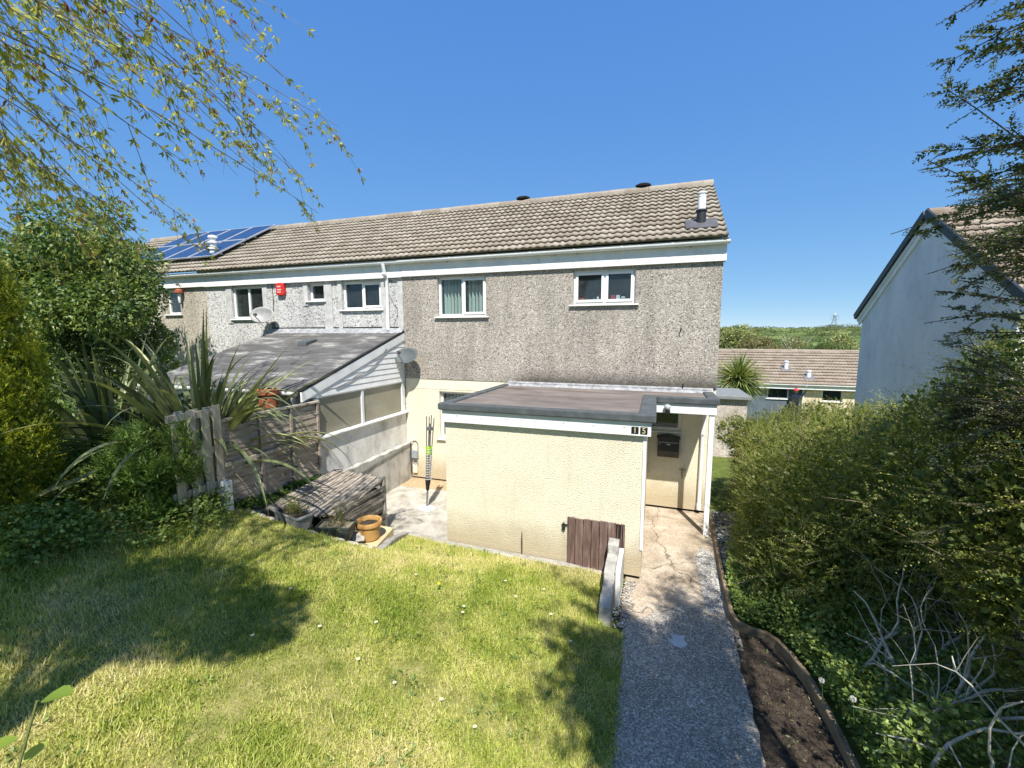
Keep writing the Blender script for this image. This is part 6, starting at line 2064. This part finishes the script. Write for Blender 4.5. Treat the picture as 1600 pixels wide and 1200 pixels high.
bl = [(-4.9, -0.35, 2.55, 0.95, 0.45, 0.40), (-2.95, -0.85, 2.7, 0.95, 0.62, 0.45), (-3.8, -1.15, 2.6, 0.8, 0.6, 0.45), (-2.2, -0.75, 2.7, 0.45, 0.45, 0.32), (-4.4, -1.0, 2.5, 0.5, 0.5, 0.4)]
V2, F2, r2 = leaf_cloud(bl, 17000, 0.085, 0.036, r, up=-0.3, fill=0.9)
V, Fc, rn1 = join([(V, Fc, rn1), (V2, F2, r2 * 0.7)])
mesh_np('foliage', V, Fc, CHL, ch, rnd=rn1)

def bush(label, name, cat, blobs, n, L, W, cols, seed, loc, up=0.2, fill=0.5, trunk=None, trans=0.3, clump=None, group=None, rough=0.45):
    r = np.random.default_rng(seed)
    t_ = thing(name, label, cat, loc, group)
    if name in ('golden_conifer', 'feathery_shrub'):       # upright feathery shoots
        P, nr_ = on_blobs(blobs, n // 9, r)
        q = len(P)
        D = nr_ * 0.55 + np.array([0, 0, 0.85]) + r.normal(0, 0.22, (q, 3))
        V, Fc, rn_, _ = sprays(P - nr_ * 0.08, D, r.uniform(0.10, 0.30, q), 18, L, W, r, 0.06, 0.6)
        V2, F2, r2 = leaf_cloud(blobs, n // 3, L * 1.5, W * 2.5, r, up, 1.0)
        V, Fc, rn_ = join([(V, Fc, rn_ * 0.75 + 0.3 * np.repeat(vnoise(P, 3.0, 4), 18)), (V2, F2, r2 * 0.3)])
    else:
        V, Fc, rn_ = leaf_cloud(blobs, n, L, W, r, up, fill)
    mesh_np('foliage', V, Fc, M_leaf(name + '_leaf', cols, trans, rough, 0.4, 1.5, clump), t_, rnd=np.clip(rn_, 0, 1))
    m = MB()
    if trunk:
        for pts, rad in trunk:
            m.tube(pts, rad, 8)
        m.build('trunk', BARK, t_, smooth=True)
    return t_


def spread(c, R3, n, rr, seed):
    r = np.random.default_rng(seed)
    out_ = []
    for k in range(n):
        d_ = norm(r.normal(size=3)) * r.random() ** 0.35
        s_ = r.uniform(0.7, 1.3)
        out_.append((c[0] + d_[0] * R3[0], c[1] + d_[1] * R3[1], c[2] + d_[2] * R3[2], rr[0] * s_, rr[1] * s_, rr[2] * s_))
    return out_


DKT = [(0.0, (0.03, 0.065, 0.022)), (0.4, (0.085, 0.15, 0.04)), (0.7, (0.20, 0.27, 0.06)), (1.0, (0.42, 0.44, 0.12))]
bush('broad dark evergreen tree hiding the far left end of the terrace', 'evergreen_tree', 'tree', spread((-12.0, 6.0, 0.7), (2.1, 1.2, 2.3), 58, (0.55, 0.55, 0.45), 5), 52000, 0.11, 0.045, DKT, 51, (-11.9, 6, -2.6), up=-0.25, fill=0.35,
     trunk=[([(-11.9, 6, -3), (-11.8, 6, -1), (-11.9, 6.1, 1.2)], [0.2, 0.16, 0.06]), ([(-11.8, 6, -1), (-11.0, 5.8, 0.4), (-10.4, 5.6, 1.2)], [0.12, 0.07, 0.02]), ([(-11.8, 6, -0.8), (-12.6, 5.9, 0.6), (-13.2, 5.9, 1.6)], [0.12, 0.07, 0.02])])
THJ = [(0.0, (0.12, 0.17, 0.02)), (0.35, (0.30, 0.35, 0.03)), (0.7, (0.50, 0.51, 0.05)), (1.0, (0.64, 0.60, 0.10))]
tb = [(-6.85, 2.55, -2.2 + k * 0.35, 0.42 * (1 - (k / 9.6) ** 3) + 0.06, 0.42 * (1 - (k / 9.6) ** 3) + 0.06, 0.34) for k in range(9)]
tb += [(-6.85 + 0.36 * math.cos(a_) * s_, 2.55 + 0.36 * math.sin(a_) * s_, z_, 0.17, 0.17, 0.36) for a_, z_, s_ in [(q * 1.1, -2.0 + 0.13 * q, 1 - max(0, (q - 12) / 12)) for q in range(20)]]
bush('golden green columnar conifer standing at the left edge', 'golden_conifer', 'conifer', tb, 42000, 0.042, 0.011, THJ, 52, (-7.0, 2.5, -2.6), up=1.3, fill=0.3, trunk=[([(-7.0, 2.5, -2.8), (-7.0, 2.5, 0.2)], [0.09, 0.03])], clump=(0.14, 0.19, 0.02), trans=0.45)
FTH = [(0.0, (0.06, 0.12, 0.02)), (0.5, (0.17, 0.27, 0.05)), (1.0, (0.34, 0.43, 0.10))]
bush('bright feathery green shrub leaning against the grey pallet', 'feathery_shrub', 'shrub', spread((-6.0, 3.35, -1.75), (0.62, 0.32, 0.5), 20, (0.2, 0.18, 0.2), 6) + [(-5.5, 3.55, -1.35, 0.2, 0.16, 0.26), (-5.42, 3.6, -1.7, 0.14, 0.14, 0.2)], 15000, 0.055, 0.009, FTH, 53, (-6.0, 3.35, -2.4), up=0.8, fill=0.4)
bush('dark leafy bramble thicket in the shade below the conifer', 'bramble', 'shrub', spread((-6.4, 2.35, -2.25), (0.9, 0.55, 0.25), 22, (0.26, 0.24, 0.2), 7), 9000, 0.06, 0.038, IVYC, 54, (-6.4, 2.3, -2.6), fill=0.5)
bush('low dark shrub with small leaves behind the pallet', 'understorey_shrub', 'shrub', spread((-8.3, 4.3, -1.75), (1.6, 0.7, 0.5), 26, (0.4, 0.35, 0.35), 8), 14000, 0.08, 0.045, DKT, 55, (-8.3, 4.3, -2.6), fill=0.5)
# flax clumps behind the fence
FLX = [(0.0, (0.07, 0.09, 0.04)), (0.5, (0.17, 0.20, 0.085)), (0.85, (0.29, 0.31, 0.13)), (1.0, (0.44, 0.42, 0.19))]
def flax(c, n, seed, lab, Lr, tilt=0.9):
    r = np.random.default_rng(seed)
    t_ = thing('flax', lab, 'flax plant', c, 'flax clumps behind the fence')
    a_ = r.uniform(0, 6.28, n)
    e_ = (0.15 + np.abs(r.normal(0, tilt * 0.55, n))).clip(0, 1.3)
    D = np.stack([np.cos(a_) * np.sin(e_), np.sin(a_) * np.sin(e_), np.cos(e_)], 1)
    P = np.array(c)[None] + np.stack([np.cos(a_) * 0.16, np.sin(a_) * 0.12, np.zeros(n)], 1) * r.uniform(0.3, 1.4, (n, 1))
    L = r.uniform(*Lr, n)
    V, Fc, ix = strap_leaves(P, D, L, r.uniform(0.07, 0.135, n), r.uniform(0.8, 3.7, n), 16, r)
    mesh_np('leaf_clump', V, Fc, M_leaf('flax_leaf', FLX, 0.2, 0.4, 0.4), t_, rnd=r.random(n)[ix], smooth=True)
    nd = n // 4
    a_ = r.uniform(0, 6.28, nd)
    D = np.stack([np.cos(a_) * 0.9, np.sin(a_) * 0.9, np.full(nd, 0.6)], 1)
    V, Fc, ix = strap_leaves(np.array(c)[None] + np.zeros((nd, 3)), D, r.uniform(1.0, 1.7, nd), r.uniform(0.015, 0.035, nd), r.uniform(2.0, 3.4, nd), 10, r)
    mesh_np('dead_leaf', V, Fc, M_leaf('dead_flax', [(0, (0.22, 0.17, 0.09)), (1, (0.52, 0.43, 0.27))], 0.2), t_, rnd=r.random(nd)[ix])
flax((-6.45, 4.45, -2.2), 170, 61, 'large flax clump arching over the weathered fence panel', (1.5, 2.7), 1.0)
flax((-7.7, 4.0, -2.2), 120, 62, 'flax clump with broken bent leaves behind the feathery shrub', (1.5, 2.4), 0.9)
flax((-6.75, 5.1, -2.2), 80, 63, 'smaller flax clump beside the red chimney pot', (1.1, 1.6), 1.0)

ivy('ivy', [(-9.2, 0.8), (-7.0, 1.2), (-6.2, 1.75), (-5.5, 2.45), (-5.2, 3.0), (-5.0, 3.6), (-5.25, 4.0), (-5.55, 4.1), (-5.62, 3.4), (-6.5, 3.6), (-9.2, 3.9)], 17000, lambda x, y: lawn_z(x, y) + np.clip(-5.1 - x, 0, 1) * 0.18, 0.05, IVYC, 44, 0.35)
ivy('ivy', [(-5.42, 4.1), (-5.40, 4.6), (-5.46, 5.0), (-5.52, 5.8), (-5.6, 5.8), (-5.6, 4.1)], 1700, lambda x, y: -2.50 - 0.02 * (y - 4), 0.05, [(0, (0.04, 0.09, 0.02)), (0.6, (0.10, 0.17, 0.035)), (1, (0.22, 0.27, 0.07))], 45, 0.22)

# saplings close to the camera
def sapling(lab, base, tip, n, L, seed, cols):
    r = np.random.default_rng(seed)
    t_ = thing('sapling', lab, 'sapling', base)
    B_, T_ = np.array(base), np.array(tip)
    mid_ = (B_ + T_) / 2 + np.array([0.05, -0.05, 0.1])
    MB().tube([tuple(B_), tuple(mid_), tuple(T_)], [0.012, 0.008, 0.003], 6).build('stem', M_plain('green_stem', (0.16, 0.18, 0.06), 0.6), t_, smooth=True)
    f = np.linspace(0.55, 1.0, n)
    P = B_[None] * ((1 - f) ** 2)[:, None] + 2 * mid_[None] * (f * (1 - f))[:, None] + T_[None] * (f ** 2)[:, None]
    a_ = np.arange(n) * 2.4
    D = np.stack([np.cos(a_), np.sin(a_), r.uniform(0.0, 0.5, n)], 1)
    S = norm(np.cross(D, np.array([0, 0, 1.0])))
    Vs, Fs = [], []
    for i in range(n):                                    # broad rounded leaves, folded on the midrib
        d_, s_ = norm(D[i]), S[i]
        u_ = np.cross(s_, d_)
        ll = L * r.uniform(0.75, 1.15)
        prof = [(0.0, 0.0), (0.12, 0.2), (0.35, 0.36), (0.6, 0.34), (0.85, 0.17), (1.0, 0.0)]
        b0 = len(Vs)
        st = P[i] + d_ * ll * 0.25
        for a, w_ in prof:
            dz = -u_ * 0.12 * a * a * ll
            Vs += [st + d_ * a * ll + s_ * w_ * ll + u_ * w_ * ll * 0.25 + dz, st + d_ * a * ll + dz, st + d_ * a * ll - s_ * w_ * ll + u_ * w_ * ll * 0.25 + dz]
        for k in range(5):
            q = b0 + k * 3
            Fs += [(q, q + 1, q + 4, q + 3), (q + 1, q + 2, q + 5, q + 4)]
    mesh_np('leaves', np.array(Vs), np.array(Fs), M_leaf('sapling_leaf', cols, 0.4), t_, rnd=np.repeat(r.random(n), 10), smooth=True)
SAPC = [(0, (0.14, 0.22, 0.03)), (0.6, (0.24, 0.33, 0.05)), (1, (0.36, 0.42, 0.08))]
c_ = at(58, 1095, 0.62)
sapling('young sapling with broad light green leaves at bottom left corner', (c_[0] - 0.5, c_[1] - 0.25, -3.0), tuple(c_), 9, 0.075, 71, SAPC)
c_ = at(1592, 695, 2.4)
sapling('bright green leafy sapling poking out of the hedge at right', (c_[0] + 0.9, c_[1] + 0.3, -3.3), tuple(c_), 12, 0.06, 72, SAPC)

# flowers in the grass
DAISY = [M_plain('daisy_white', (0.8, 0.8, 0.78), 0.6), M_plain('daisy_yellow', (0.75, 0.5, 0.03), 0.6), M_plain('flower_stalk', (0.12, 0.18, 0.04), 0.7)]
def ground_at(px, py):
    d = at(px, py, 1.0)
    lo = 0.3
    for k in range(400):
        p_ = d * lo
        if p_[2] < lawn_z(np.array(p_[0]), np.array(p_[1])): return p_
        lo += 0.02
    return d * 4
def daisy(px, py):
    x, y, z = ground_at(px, py)
    z = lz(x, y)
    m = MB()
    m.mi = 0
    for k in range(12):
        a_ = 2 * math.pi * k / 12
        c1, s1 = math.cos(a_), math.sin(a_)
        m.add([(x + 0.005 * c1, y + 0.005 * s1, z + 0.060), (x + 0.013 * math.cos(a_ - 0.2), y + 0.013 * math.sin(a_ - 0.2), z + 0.063), (x + 0.019 * c1, y + 0.019 * s1, z + 0.061), (x + 0.013 * math.cos(a_ + 0.2), y + 0.013 * math.sin(a_ + 0.2), z + 0.063)], [(0, 1, 2, 3)])
    m.mi = 1
    m.lathe((x, y, z), [(0.007, 0.058), (0.007, 0.063), (0.004, 0.067)], 10)
    m.mi = 2
    m.tube([(x, y, z), (x, y, z + 0.059)], 0.0016, 5)
    tag(m.build('daisy', DAISY, loc=(x, y, z)), 'tiny white daisy standing in the mown grass', 'daisy', 'daisies in the lawn')
for q in ((500, 988), (617, 1079), (588, 983), (806, 940), (723, 966), (861, 968), (850, 928), (790, 915), (725, 955), (690, 1105), (395, 1002), (1004, 992)[0:2] if False else (892, 1010), (742, 1150), (560, 1040), (650, 905), (455, 930)):
    daisy(*q)
x, y, z = ground_at(686, 921)
z = lz(x, y)
m = MB()
m.mi = 0
m.lathe((x, y, z), [(0.004, 0.06), (0.02, 0.07), (0.018, 0.08), (0.006, 0.084)], 16)
m.mi = 1
m.tube([(x, y, z), (x, y, z + 0.062)], 0.002, 5)
tag(m.build('dandelion', [DAISY[1], DAISY[2]], loc=(x, y, z)), 'single yellow dandelion in the lawn before the outbuilding', 'dandelion')
def clock(px, py, Y, lab):
    c = at(px, py, Y)
    t_ = thing('dandelion_clock', lab, 'dandelion clock', (c[0], c[1], c[2] - 0.3), 'dandelion clocks under the hedge')
    r = np.random.default_rng(int(px))
    d = rand_dir(170)
    V, Fc = ribbons(np.array(c)[None] + d * 0.006, np.array(c)[None] + d * 0.024, 0.004, r)
    mesh_np('seed_head', V, Fc, M_plain('seed_fluff', (0.62, 0.61, 0.58), 0.9), t_)
    MB().tube([(c[0] + 0.03, c[1] + 0.02, c[2] - 0.22), tuple(c)], 0.002, 5).build('stalk', DAISY[2], t_)
clock(1284, 1063, 3.9, 'white dandelion clock just above the timber edging')
clock(1333, 1092, 3.6, 'white dandelion clock in the ivy right of its neighbour')
